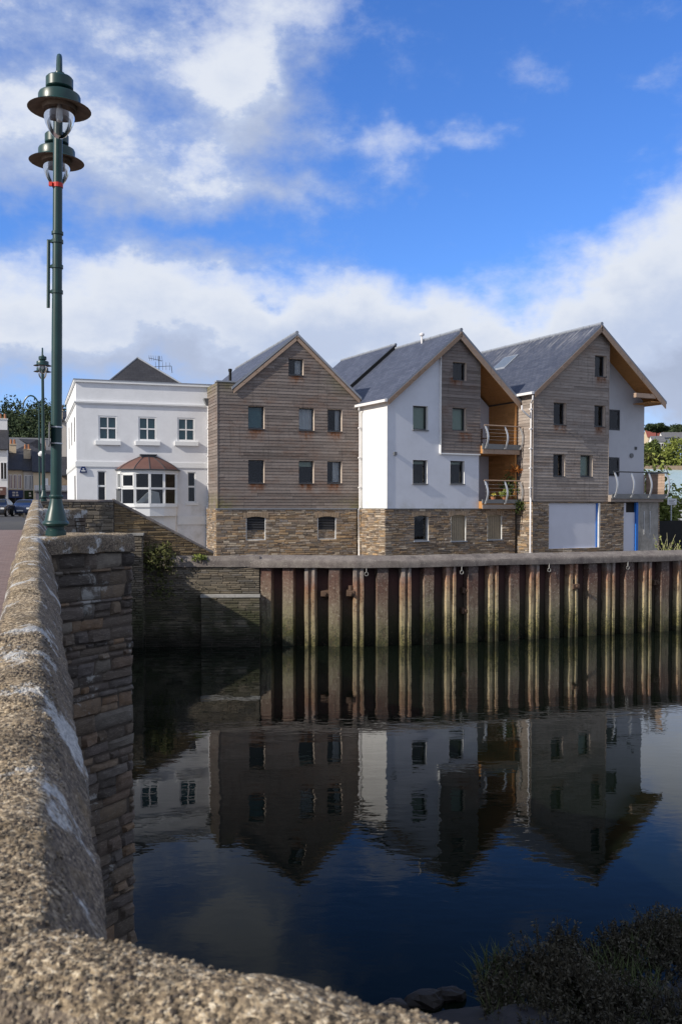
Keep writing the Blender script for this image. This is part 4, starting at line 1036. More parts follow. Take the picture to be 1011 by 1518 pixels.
# river wall: abutment return, ramp wall and low wall with coping
ab = thing('bank_wall', 'rubble stone river wall with mossy ledge between the bridge and the rusty piles', 'wall', (-8, 33, 0))
P0 = (-10.35, 32.0); P1 = (-8.05, 32.85); P2 = (-7.0, 33.15); P3 = (-2.93, 33.38)
b = MB(); mp, L = line_map(P0, P1); fill_wall(b, mp, rect_out(0, L), [], -.8, 5.2); fill_stones(b, mp, rect_out(0, L), [], 2.2, 5.18, (.06, .16), (.1, .4), .03, m=1); fill_stones(b, mp, rect_out(0, L), [], -.2, 2.2, (.08, .2), (.15, .45), .03, m=1)
mp, L = line_map(P1, P2); fill_wall(b, mp, rect_out(0, L), [], -.8, 3.0); fill_stones(b, mp, rect_out(0, L), [], -.2, 3.0, (.06, .14), (.12, .4), .03, m=1)
mp, L = line_map(P2, P3); fill_wall(b, mp, rect_out(0, L), [], -.8, 3.0); fill_stones(b, mp, rect_out(0, L), [], -.2, 2.86, (.04, .09), (.15, .5), .03, m=1)
b.build('wall', [M['dark_mortar'], M['bank_stone']], ab)
mp, L = line_map(P2, P3); b = MB()
l0 = 2.0
b.hexa([mp(l0, -.8, 0), mp(L + .02, -.8, 0), mp(L + .02, -.8, .24), mp(l0, -.8, .24), mp(l0, 1.86, 0), mp(L + .02, 1.86, 0), mp(L + .02, 1.86, .24), mp(l0, 1.86, .24)], 0)
fill_stones(b, lambda u, z, d: mp(u, z, d + .24), rect_out(l0, L + .02), [], -.2, 1.78, (.06, .12), (.2, .5), .025, m=1)
b.hexa([mp(l0 - .02, 1.78, 0), mp(L + .02, 1.78, 0), mp(L + .02, 1.78, .29), mp(l0 - .02, 1.78, .29), mp(l0 - .02, 1.88, 0), mp(L + .02, 1.88, 0), mp(L + .02, 1.86, .28), mp(l0 - .02, 1.86, .28)], 2)
b.build('ledge', [M['dark_mortar'], M['bank_stone'], M['concrete']], ab)
def coping_strip(mb, P, Q, z0, z1, w, h, ov=.04, m=0, seg=16):
    P = Vector(P); Q = Vector(Q); d = (Q - P).normalized(); n = Vector((d.y, -d.x, 0)); rows = []
    for k in range(seg + 1):
        f = k / seg; p = P.lerp(Q, f) + Vector((0, 0, z0 + (z1 - z0) * f)); j = (.012 if k % 3 else -.012)
        nz = lambda q: q + noise.noise_vector(q * 2.7) * .018
        rows.append([nz(p + n * ov), nz(p + n * ov + Vector((0, 0, h * .6))), nz(p + n * (ov - .05) + Vector((0, 0, h))), nz(p - n * (w - .05) + Vector((0, 0, h))), nz(p - n * w + Vector((0, 0, h * .6))), nz(p - n * w)])
    mb.grid(rows, m, .5, True); mb.face(rows[0]); mb.face(rows[-1])
b = MB(); coping_strip(b, (*P0, 0), (*P1, 0), 5.18, 5.18, .4, .09); coping_strip(b, (P2[0] + .55, P2[1] + .0, 0), (*P3, 0), 2.86, 2.86, .5, .38, .06)
b.build('coping', M['cap'], ab)
b = MB(); b.prism([(-7.72, 32.62), (-7.02, 32.78), (-7.1, 33.3), (-7.8, 33.1)], -.8, 4.0, 0)
mp, L = line_map((-7.72, 32.6), (-7.02, 32.76)); fill_stones(b, mp, rect_out(0, L), [], 0, 3.98, (.06, .13), (.12, .35), .03, m=1)
mp, L = line_map((-7.02, 32.76), (-7.1, 33.3)); fill_stones(b, mp, rect_out(0, L), [], 0, 3.98, (.06, .13), (.12, .35), .03, m=1)
b.prism([(-7.76, 32.56), (-6.97, 32.72), (-7.06, 33.34), (-7.84, 33.14)], 4.0, 4.08, 2)
b.build('buttress', [M['dark_mortar'], M['bank_stone'], M['concrete']], ab)
rp = thing('ramp_wall', 'stone ramp wall with sloping coping descending in front of the white house', 'wall', (-8.05, 32.95, G))
Q0 = (-8.05, 32.95); Q1 = (-4.72, 34.35)
mp, L = line_map(Q0, Q1); ztop = lambda u: 5.2 + (3.28 - 5.2) * u / L
b = MB(); b.face([mp(0, 1.5, -.01), mp(L, 1.5, -.01), mp(L, ztop(L), -.01), mp(0, ztop(0), -.01)]); b.face([mp(0, 1.5, -.35), mp(L, 1.5, -.35), mp(L, ztop(L), -.35), mp(0, ztop(0), -.35)]); b.face([mp(0, 1.5, -.35), mp(0, 1.5, 0), mp(0, ztop(0), 0), mp(0, ztop(0), -.35)])
ro = outline_fn([(0, 0), (9, 0)], [(2, L), (3.28, L), (5.2, 0.02)])
fill_stones(b, mp, ro, [], 2.2, 5.12, (.05, .1), (.14, .45), .03, m=1); b.build('wall', [M['mortar'], M['ramp_stone']], rp)
b = MB(); coping_strip(b, (*Q0, 0), (*Q1, 0), 5.19, 3.27, .4, .11); b.build('coping', M['cap'], rp)
b = MB(); b.box(-8.0, -7.86, 33.1, 33.24, 5.2, 5.62); b.lathe([(.1, 0), (.1, .04), (.0, .06)], (-7.93, 33.17, 5.62), 8)
tag(b.build('bollard_post', M['grey_paint'], None, (-7.93, 33.17, 5.2)), 'short grey post at top of the sloping ramp wall', 'post')

# ================================================================== SHEET PILE WALL
path = [(-2.93, 33.40), (0.60, 33.08), (2.3, 33.32), (4.25, 33.93), (7.65, 35.13), (13.95, 37.62), (24, 41.6), (40, 48)]
cum = [0.0]
for a, c in zip(path, path[1:]): cum.append(cum[-1] + math.hypot(c[0] - a[0], c[1] - a[1]))
def PW(u, d=0.0, z=0.0):
    for i in range(len(path) - 1):
        if u <= cum[i + 1] or i == len(path) - 2:
            f = (u - cum[i]) / (cum[i + 1] - cum[i]); a, c = path[i], path[i + 1]
            dx, dy = (c[0] - a[0]) / (cum[i + 1] - cum[i]), (c[1] - a[1]) / (cum[i + 1] - cum[i])
            return Vector((a[0] + (c[0] - a[0]) * f + dy * d, a[1] + (c[1] - a[1]) * f - dx * d, z))
sp = thing('sheet_pile_wall', 'rusty steel sheet pile river wall with algae stains under a concrete capping', 'river wall', (0.6, 33.1, 0))
cen = [(.22, 'A'), (1.02, 'A')]; u = 1.83; k = 0
while u < cum[-1] - 1:
    cen.append((u, 'B' if k % 2 == 0 else 'A')); u += .875; k += 1
def pile(u, kind, un):
    b = MB(); z0, z1 = -1.0, 2.88; jd = rnd.uniform(-.02, .02)
    if kind == 'A': pr = [(-.24, -.30), (-.19, 0), (.19, 0), (.24, -.30)]
    else: pr = [(-.24, -.30), (-.20, -.02), (-.185, 0), (-.075, 0), (-.06, -.02), (-.055, -.09), (.055, -.09), (.06, -.03), (.075, .02), (.165, .02), (.19, -.03), (.23, -.30)]
    zs = [z0 + (z1 - z0) * i / 12 for i in range(13)]
    rows = [[PW(u + x + noise.noise(Vector((u * 3, z * 1.2, x))) * .012, d + jd + noise.noise(Vector((u, z * 1.6, x * 5))) * .03, z) for x, d in pr] for z in zs]
    b.grid(rows, 0 if kind == 'A' else 1, rnd.random())
    # recess to the next pile
    pe = pr[-1][0]; xe = un - .23
    rows = [[PW(u + pe, -.30 + jd, z), PW(u + pe + .01, -.34, z), PW((u + pe + xe) / 2 , -.34 , z), PW(xe - .01, -.34, z), PW(xe, -.30, z)] for z in (z0, z1)]
    b.grid(rows, 2)
    b.face([PW(u + pr[0][0], -.32, z1), PW(u + pr[0][0], .02, z1), PW(u + pr[-1][0], .02, z1), PW(u + pr[-1][0], -.32, z1)], 0)
    return b.build('pile', [M['pile'], M['pile_pale'], M['pan']], sp, smooth=True, angle=30)
for (u, kd), (un, _) in zip(cen, cen[1:]):
    if u < 24: pile(u, kd, un)
b = MB(); b.grid([[PW(u, -.40, z) for u in cum] for z in (-1, 3.0)]); b.build('back_plate', M['pan'], sp)
b = MB(); rows = []; u = -.75
while u < cum[-1]:
    g = PW(max(u, -.0), 0, 0); 
    rows.append([PW(u, d, z) + noise.noise_vector(Vector((u * .9, d * 3, z * 3))) * .02 + noise.noise_vector(Vector((u * 4, d * 3, z * 3))) * .008 for d, z in ((.12, 2.84), (.13, 3.0), (.12, 3.08), (.09, 3.11), (-.3, 3.26), (-.36, 3.26), (-.42, 3.2), (-.42, 2.5))]); u += .14
b.grid(rows); b.face(rows[0])
b.build('capping_beam', M['cap'], sp, smooth=True, angle=40)
for u in (3.72, 7.32, 11.0, 14.65):
    b = MB(); c = PW(u + .12, .1, 2.62); d = (PW(u + .3) - PW(u)).normalized()
    b.tube([c + d * .065 * math.cos(t * math.pi / 8) + Vector((0, 0, .065 * math.sin(t * math.pi / 8))) for t in range(17)], .014, 6); b.tube([c + Vector((0, 0, .065)), c + Vector((0, 0, .26)) - Vector((d.y, -d.x, 0)) * .0], .02, 6)
    b.build('mooring_ring', M['concrete'], sp, smooth=True)
for u, z, big in ((2.35, 1.92, 0), (3.28, 1.95, 1), (7.75, 1.95, 0), (7.72, 1.2, 0), (12.4, 1.98, 1), (16.4, 2.0, 0)):
    b = MB(); d = (PW(u + .3) - PW(u)).normalized(); n = Vector((d.y, -d.x, 0)); w = .15
    c = PW(u, -.3, z); out = n * (.36 if big else .2)
    b.hexa([c - d * w - Vector((0, 0, .13)), c + d * w - Vector((0, 0, .13)), c + d * w + out - Vector((0, 0, .13)), c - d * w + out - Vector((0, 0, .13)), c - d * w + Vector((0, 0, .1)), c + d * w + Vector((0, 0, .1)), c + d * w + out + Vector((0, 0, .06)), c - d * w + out + Vector((0, 0, .06))])
    b.tube([c + out * 1.0 + Vector((0, 0, -.02)), c + out * 1.3 + Vector((0, 0, -.02))], .06, 8)
    if big: b.tube([c + out * .5 + Vector((0, 0, .08)), c + out * .5 + Vector((0, 0, .24))], .09, 8)
    bevel(b.build('anchor_plate', M['rust_dark'], sp), .015)

# ================================================================== GROUND, WATER
b = MB(); nx = 60
b.face([Vector((-300, -300, 0)), Vector((300, -300, 0)), Vector((300, 300, 0)), Vector((-300, 300, 0))])
wo = b.build('water', M['water']); structure(wo)
b = MB()
edge = [(-4000, 31), (-60, 31), (-11, 32.2), (-8.2, 33.3), (-7.2, 33.6), (-2.93, 34.0)] + [tuple(PW(u, -.6)[:2]) for u in cum[1:]] + [(120, 80), (4000, 300)]
n = len(edge)
b.grid([[Vector((x, y, 2.5)) for x, y in edge], [Vector((x, 4000 + abs(y) * .0, 2.5)) for x, y in edge]]); b.grid([[Vector((x, y, 2.5)) for x, y in edge], [Vector((x, y, -1.5)) for x, y in edge]])
structure(b.build('ground', M['ground']))
# hills
def hill_h(x, y):
    h = 0
    for cx, cy, rx, ry, hh in ((-150, 430, 120, 120, 34), (-40, 520, 150, 100, 20), (95, 300, 60, 90, 12), (170, 340, 90, 90, 13), (-330, 520, 160, 140, 30)):
        h += hh * math.exp(-((x - cx) / rx) ** 2 - ((y - cy) / ry) ** 2)
    return h
b = MB(); rows = []
for j in range(34):
    y = 130 + j * 24; rows.append([Vector((x, y, 2.3 + hill_h(x, y) + noise.noise(Vector((x * .02, y * .02, 0))) * 1.5 * min(1, hill_h(x, y) / 4))) for x in range(-560, 461, 20)])
b.grid(rows); structure(b.build('hills', M['hill_grass'], smooth=True, angle=180))

# ================================================================== FOLIAGE
def leaf(mb, p, size, t, nrm=None, m=0):
    a = Vector((rnd.gauss(0, 1), rnd.gauss(0, 1), rnd.gauss(0, 1))).normalized(); c = a.cross(Vector((rnd.gauss(0, 1), rnd.gauss(0, 1), rnd.gauss(0, 1)))).normalized()
    w = size * rnd.uniform(.3, .55)
    mb.face([p - a * size, p + c * w, p + a * size, p - c * w], m, t)
def crown(mb, c, rx, ry, rz, n, size, shell=.55, lump=.35, freq=1.6, m=0, lo=-1.0):
    c = Vector(c); k = 0; sd = rnd.uniform(0, 100)
    while k < n:
        d = Vector((rnd.gauss(0, 1), rnd.gauss(0, 1), rnd.gauss(0, 1))).normalized()
        if d.z < lo: continue
        r = 1 + lump * noise.noise(d * freq + Vector((sd, 0, 0))) * 1.6
        f = rnd.uniform(shell, 1) ** .6 * r
        p = c + Vector((d.x * rx, d.y * ry, d.z * rz)) * f
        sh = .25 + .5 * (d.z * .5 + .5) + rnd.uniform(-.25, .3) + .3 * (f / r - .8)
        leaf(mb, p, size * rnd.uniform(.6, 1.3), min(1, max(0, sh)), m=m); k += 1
def tree(name, label, loc, h, rx, ry, rz, n, size, matn, group=None, trunk=None, lump=.35):
    x, y, z = loc; t = thing(name, label, 'tree', loc, 0, group)
    b = MB(); tr = trunk or h * .028; top = Vector((x, y, z + h - rz * 1.0))
    b.tube([(x, y, z - .5), (x + .02 * h, y, z + (h - 2 * rz) * .5 + .2), top], [tr, tr * .8, tr * .5], 7)
    for k in range(5):
        a = k * 1.26 + rnd.random(); b.tube([top - Vector((0, 0, rz * .4)), top + Vector((math.cos(a) * rx * .6, math.sin(a) * ry * .6, rz * .3))], [tr * .4, tr * .12], 5)
    b.build('trunk', M['bark'], t, smooth=True)
    b = MB(); crown(b, (x, y, z + h - rz), rx, ry, rz, n, size, lump=lump)
    for k in range(4):
        a = rnd.uniform(0, 6.28); crown(b, (x + math.cos(a) * rx * .6, y + math.sin(a) * ry * .6, z + h - rz + rnd.uniform(-.3, .4) * rz), rx * .5, ry * .5, rz * .5, n // 6, size)
    b.build('crown', M[matn], t); return t
# wooded hill at the left
b = MB()
for k in range(420):
    x = rnd.uniform(-230, -70); y = rnd.uniform(320, 440); h0 = 2.3 + hill_h(x, y)
    if h0 < 14: continue
    rr = rnd.uniform(2.8, 5.2); crown(b, (x, y, h0 + rr * .8), rr, rr, rr * 1.05, 120, .75, .7)
wd = b.build('woodland', M['leaf_dark'], None, (-150, 400, 20)); wd['kind'] = 'stuff'; tag(wd, 'dark green wooded hill above the town street roofs', 'woodland')

def shrub(name, label, loc, rx, ry, rz, n, size, matn, group=None, cat='shrub'):
    b = MB(); x, y, z = loc; crown(b, (x, y, z + rz * .8), rx, ry, rz, n, size, .35, .4, lo=-.85)
    for k in range(6): b.tube([(x + rnd.uniform(-.2, .2) * rx, y, z - .1), (x + rnd.uniform(-.8, .8) * rx, y + rnd.uniform(-.8, .8) * ry, z + rz)], [.03, .01], 4, 1)
    return tag(b.build(name, [M[matn], M['bark']], None, loc), label, cat, group)
shrub('bush', 'ragged green bush growing on the river wall beside the ramp', (-6.45, 33.0, 2.75), .62, .4, .55, 700, .075, 'leaf_ivy', cat='bush')
b = MB()
for k in range(260):
    f = rnd.random(); p = Vector((-6.9 + rnd.gauss(.45, .3), 32.95, 3.0 - f * 1.3 + rnd.gauss(0, .1))); leaf(b, p - Vector((0, rnd.uniform(0, .15), 0)), .07, rnd.random())
tag(b.build('hanging_ivy', M['leaf_ivy'], None, (-6.45, 33, 2.0)), 'trailing ivy hanging down the shaded river wall', 'ivy')
shrub('small_plant', 'small bright green plant sprouting from the wall coping', (-5.05, 33.2, 3.08), .3, .16, .14, 160, .06, 'leaf_bright', cat='plant')

# right-hand background
sh = thing('metal_shed', 'long shed with pale teal corrugated metal roof behind the shrubs', 'shed', (36, 76, G))
b = MB(); b.face([Vector((20, 71, 6.0)), Vector((48, 75, 4.3)), Vector((48, 86, 8.4)), Vector((20, 82, 8.45))], 0); b.face([Vector((20, 82, 8.45)), Vector((48, 86, 8.4)), Vector((48, 93, 6)), Vector((20, 93, 6))], 0); b.build('roof', M['teal_metal'], sh)
b = MB(); b.face([Vector((20, 71.2, 2.4)), Vector((48, 75.2, 2.4)), Vector((48, 75.2, 4.3)), Vector((20, 71.2, 5.95))]); b.build('wall', M['grey_render'], sh)
b = MB(); b.box(20, 33, 83.0, 84, 8.3, 8.72); b.build('ridge_band', M['arch_stone'], sh)
b = MB()
for k in range(4): b.hexa([(33 + k * 1.1, 83, 9.3 - k * .12), (33.6 + k * 1.1, 83, 9.3 - k * .12), (33.6 + k * 1.1, 84, 9.3 - k * .12), (33 + k * 1.1, 84, 9.3 - k * .12), (31.4 + k * 1.1, 83.2, 9.75 - k * .1), (31.9 + k * 1.1, 83.2, 9.75 - k * .1), (31.9 + k * 1.1, 84, 9.75 - k * .1), (31.4 + k * 1.1, 84, 9.75 - k * .1)])
b.build('roof_vent', M['white_paint'], sh)
shr = [((18.9, 56, 2.4), 1.6, 1.3, 2.3, 'leaf_bright', 'pale leafy shrub against the corner of the concrete wall'), ((21.2, 57.5, 2.4), 1.9, 1.5, 2.1, 'leaf_bright', 'broad bright green shrub behind the white sign'), ((24, 58, 2.4), 2.0, 1.5, 1.9, 'leaf', 'darker green shrub beyond the white sign near the shed'), ((19.5, 59, 2.4), 1.7, 1.4, 3.0, 'leaf_bright', 'tallest yellowish shrub reaching up to the teal shed roof')]
for loc, rx, ry, rz, mm, lab in shr: shrub('shrub', lab, loc, rx, ry, rz, 1500, .17, mm, 'shrubs beside the last house')
sg = thing('sign_post', 'small white notice board on thin grey post among the shrubs', 'sign', (19.05, 53.6, 2.4))
b = MB(); b.tube([(19.05, 53.6, 2.4), (19.05, 53.6, 5.55)], .035, 8); b.build('post', M['galv'], sg, smooth=True)
b = MB(); b.box(18.8, 19.33, 53.52, 53.55, 5.15, 5.5, 0); 
for k in range(3): b.box(18.87, 18.87 + (.36, .3, .38)[k], 53.515, 53.519, 5.23 + k * .08, 5.26 + k * .08, 1)
b.build('board', [M['white_paint'], M['grey_paint']], sg)
fe = thing('netting_fence', 'low black netting fence beyond the last house', 'fence', (18, 52, 2.4))
b = MB(); rows = []
for k in range(40):
    f = k / 39; p = Vector((17.2, 51.2, 0)).lerp(Vector((34, 57, 0)), f); rows.append([p + Vector((noise.noise(Vector((k * .8, z, 0))) * .05, 0, z + noise.noise(Vector((k * .4, 0, z))) * .05)) for z in (2.5, 3.0, 3.6, 4.25)])
b.grid(rows); b.build('netting', M['net_black'], fe, smooth=True)
for k in range(8):
    p = Vector((17.2, 51.2, 0)).lerp(Vector((34, 57, 0)), k / 7); b = MB(); b.tube([p + Vector((0, 0, 2.4)), p + Vector((0, 0, 4.32))], .035, 6); b.build('post', M['dark_frame'], fe)
b = MB()
for k in range(55):
    x = rnd.uniform(15.4, 17.4); y = 44.5 + rnd.uniform(-.4, .4) + (x - 15.6) * .4; h = rnd.uniform(.2, .8) if rnd.random() < .8 else rnd.uniform(.8, 1.3)
    top = Vector((x + rnd.uniform(-.5, .5), y, 2.5 + h)); b.tube([(x, y, 2.5), ((x + top.x) / 2, y, 2.5 + h * .6), top], [.012, .01, .006], 4, 1)
    for j in range(7): leaf(b, Vector((x, y, 2.5)).lerp(top, rnd.uniform(.2, 1)), .08, rnd.random())
tag(b.build('weeds', [M['leaf_bright'], M['dry_stem']], None, (16.6, 44.6, 2.5)), 'straggly weeds with pale dry stems by the concrete wall', 'weeds')
b = MB()
for k in range(60):
    x = rnd.uniform(17, 26); y = 48.5 + (x - 17) * .38 + rnd.uniform(-.8, .8); r = rnd.uniform(.12, .35)
    b.lathe([(r * .2, r * .75), (r * .8, r * .5), (r, 0), (r * .8, -.1)][::-1], (x, y, 2.5), 6)
rb = b.build('rubble', M['house_stone'], None, (20, 50, 2.5)); rb['kind'] = 'stuff'; tag(rb, 'brown stone rubble heaped below the black netting fence', 'rubble')
def gz(x, y): return 2.3 + hill_h(x, y)
def town_house(name, label, cat, loc, rz, w, d, h, rh, wallm, roofm, group=None, wins=(), chim=(), shop=None, hip=False):
    o = thing(name, label, cat, (loc[0], loc[1], loc[2]), rz, group); FRAME[o.name] = Vector((0, 0, 0))
    b = MB(); b.box(0, w, 0, d, -1, h); b.face([Vector((0, 0, h)), Vector((0, d, h)), Vector((0, d / 2, h + rh))]); b.face([Vector((w, 0, h)), Vector((w, d, h)), Vector((w, d / 2, h + rh))]); b.build('wall', M[wallm], o)
    e = .25; k = rh / (d / 2); ov = e * k; th = .1; b = MB()
    i = d / 2 if hip else 0
    if hip:
        b.face([Vector((-e, -e, h)), Vector((w + e, -e, h)), Vector((w - i * .8, d / 2, h + rh)), Vector((i * .8, d / 2, h + rh))]); b.face([Vector((-e, d + e, h)), Vector((w + e, d + e, h)), Vector((w - i * .8, d / 2, h + rh)), Vector((i * .8, d / 2, h + rh))])
        b.face([Vector((-e, -e, h)), Vector((-e, d + e, h)), Vector((i * .8, d / 2, h + rh))]); b.face([Vector((w + e, -e, h)), Vector((w + e, d + e, h)), Vector((w - i * .8, d / 2, h + rh))])
    else:
        for sy, yy in ((1, -e), (-1, d + e)):
            b.hexa([(-.1, yy, h - ov), (w + .1, yy, h - ov), (w + .1, d / 2, h + rh), (-.1, d / 2, h + rh), (-.1, yy, h - ov + th), (w + .1, yy, h - ov + th), (w + .1, d / 2, h + rh + th), (-.1, d / 2, h + rh + th)])
    ro = b.build('roof', M[roofm], o)
    for (x, z0, ww, hh, mm) in wins:
        b = MB(); b.box(x - .06, x + ww + .06, -.05, 0.02, z0 - .06, z0 + hh + .06, 0); b.box(x, x + ww, -.03, .03, z0, z0 + hh, 1); b.box(x + ww / 2 - .03, x + ww / 2 + .03, -.06, 0, z0, z0 + hh, 0); b.box(x, x + ww, -.055, 0, z0 + hh / 2 - .03, z0 + hh / 2 + .03, 0); b.face([Vector((x, -.056, z0)), Vector((x + ww, -.056, z0)), Vector((x + ww, -.056, z0 + hh)), Vector((x, -.056, z0 + hh))], 1); b.build('window', [M['white_paint'], M[mm]], o)
    for (x, yy, zz, ww, mm) in chim:
        b = MB(); b.box(x, x + ww, yy, yy + .6, zz - 1.2, zz + .9, 0); b.box(x - .06, x + ww + .06, yy - .06, yy + .66, zz + .9, zz + 1.0, 0)
        for q in (.25, .75): b.tube([(x + ww * q, yy + .3, zz + 1.0), (x + ww * q, yy + .3, zz + 1.5)], [.13, .1], 8, 1)
        b.build('chimney', [M[mm], M['terracotta']], ro)
    if shop:
        x0, x1, zt, mm = shop
        b = MB(); b.box(x0, x1, -.02, .05, 0, zt, 1); b.box(x0, x0 + .12, -.08, .02, 0, zt, 2); b.box(x1 - .12, x1, -.08, .02, 0, zt, 2); b.box((x0 + x1) / 2 - .06, (x0 + x1) / 2 + .06, -.07, .02, 0, zt, 2); so_ = b.build('shop_front', [M['dark_frame'], M['dark_room'], M['dark_frame']], o)
        b = MB(); b.box(x0 - .05, x1 + .05, -.2, 0, zt, zt + .8, 0)
        for k in range(2):
            xx = x0 + .4
            while xx < x1 - .5:
                ww = rnd.uniform(.12, .3); b.box(xx, xx + ww, -.21, -.2, zt + .18 + k * .28, zt + .36 + k * .28, 1); xx += ww + .09
        b.build('shop_sign', [M[mm], M['pale_pink']], so_)
    return o
gr = 'houses of the town street'
def XD(px, D): return (px - 505.5) / 1375 * D
D_ = 96
town_house('street_house', 'narrow white street house with dark bay windows at the picture edge', 'house', (XD(-16, 92), 92, ST), R(19), XD(11, 92) - XD(-16, 92), 8, 6.6, 2.4, 'white_render', 'slate_dark', gr, [(1.2, 3.6, .5, 1.6, 'dark_room'), (.3, 3.6, .5, 1.6, 'dark_room')], [(.9, 3.4, 8.9, .9, 'white_render')], (.1, 1.6, 2.0, 'copper'))
town_house('street_house', 'cream shop house with navy sign and three tall upper windows', 'house', (XD(12, D_), D_, ST), R(19), 1.62, 9, 4.7, 2.0, 'cream', 'slate_dark', gr, [(.22, 2.75, .22, 1.35, 'brick_red'), (.68, 2.75, .22, 1.35, 'brick_red'), (1.12, 2.75, .22, 1.35, 'brick_red')], [(.2, 4.1, 6.6, .7, 'cream')], (.1, 1.5, 1.75, 'navy'))
town_house('street_house', 'pale pink shop house with three grey windows beside the cream shop', 'house', (XD(35, D_), D_ + .3, ST), R(19), 1.25, 9, 4.6, 2.0, 'pale_pink', 'slate_dark', gr, [(.15, 2.7, .2, 1.35, 'mauve_wall'), (.5, 2.7, .2, 1.35, 'mauve_wall'), (.86, 2.7, .2, 1.35, 'mauve_wall')], [], (.1, 1.1, 1.7, 'leaf_dark'))
town_house('street_house', 'plain cream house end partly behind the second lamp post', 'house', (XD(53, D_), D_ - .5, ST), R(19), 2.0, 8, 4.5, 2.3, 'cream', 'slate_dark', gr, [(.9, 2.6, .5, 1.1, 'white_paint')], [(-.9, 4, 6.0, .7, 'cream')])
town_house('street_house', 'large stone building under a dark hipped slate roof', 'house', (XD(17, 125), 125, ST), R(19), XD(68, 125) - XD(17, 125), 9, 8.0, 2.3, 'arch_stone', 'slate_dark', gr, [], [], None, True)
town_house('long_roof_house', 'long building with broad plain grey slate roof below the wooded hill', 'house', (XD(-40, 150), 150, ST), R(17), XD(84, 150) - XD(-40, 150), 12, 9.2, 3.3, 'pale_pink', 'slate_town', gr)
town_house('yard_building', 'low mauve grey wall building behind the lamp posts', 'building', (XD(54, 70), 70, ST), R(18), 2.7, 5, 2.0, .4, 'mauve_wall', 'slate_town', gr)
town_house('tall_house', 'tall narrow cream house with red brick side rising beside the white house', 'house', (XD(88, 84), 84, ST), R(16), .72, 6, 8.6, 1.0, 'pale_pink', 'slate_dark', gr, [], [(.0, .2, 8.6, .4, 'cream')])
town_house('brick_house', 'brown gabled house glimpsed beside the white corner building', 'house', (XD(90, 80), 80, ST), R(16), 1.6, 6, 3.6, 1.6, 'arch_stone', 'slate_dark', gr)
hh = 'houses on the far hill'
for (px, y_, D, w, h, rh, wm, rm, lab) in ((958, 648, 262, 6, 2.6, 2.2, 'cream', 'brick_red', 'small far house with red roof left of the pine'), (966, 655, 240, 3.2, 2.4, 1.6, 'white_render', 'slate_town', 'white gabled far house below the flat topped pine'), (981, 650, 255, 6, 2.0, 1.8, 'white_render', 'slate_town', 'white far house with long grey slate roof on the hill'), (972, 676, 215, 3, 3.0, .8, 'white_render', 'slate_town', 'low white far building between the trees')):
    x = XD(px, D); zb = CAM_Z + (752 - y_) / 1375 * D - h
    town_house('hill_house', lab, 'house', (x, D, zb), R(-8), w, 7, h, rh, wm, rm, hh, [(w * .3, .8, 1.0, 1.1, 'dark_room'), (w * .65, .8, 1.0, 1.1, 'dark_room')])
tg = 'trees on the far hill'
for (nm, px, ytop, D, h, rx, rz, mm, lab) in (('pine_tree', 971, 629, 250, 8, 2.7, 1.0, 'leaf_dark', 'flat topped dark pine standing on the skyline'), ('tree', 1004, 631, 262, 8, 4.6, 2.6, 'leaf_dark', 'dark rounded tree on the skyline right of the pine'), ('tree', 965, 654, 200, 7, 2.0, 2.9, 'leaf', 'mid green tree below the red roofed far house'), ('tree', 1009, 645, 150, 10, 2.9, 3.3, 'leaf_bright', 'large rounded green tree above the shed roof'), ('tree', 962, 672, 150, 5, 2.1, 1.1, 'leaf_ivy', 'low olive green tree just above the shed roof'), ('tree', 988, 636, 290, 7, 2.6, 1.6, 'leaf_dark', 'distant dark tree between the hill houses')):
    ztop = CAM_Z + (752 - ytop) / 1375 * D; x = XD(px, D)
    tree(nm, lab, (x, D, ztop - h), h, rx, rx * .9, rz, 2600, .27 * D / 150, mm, tg)

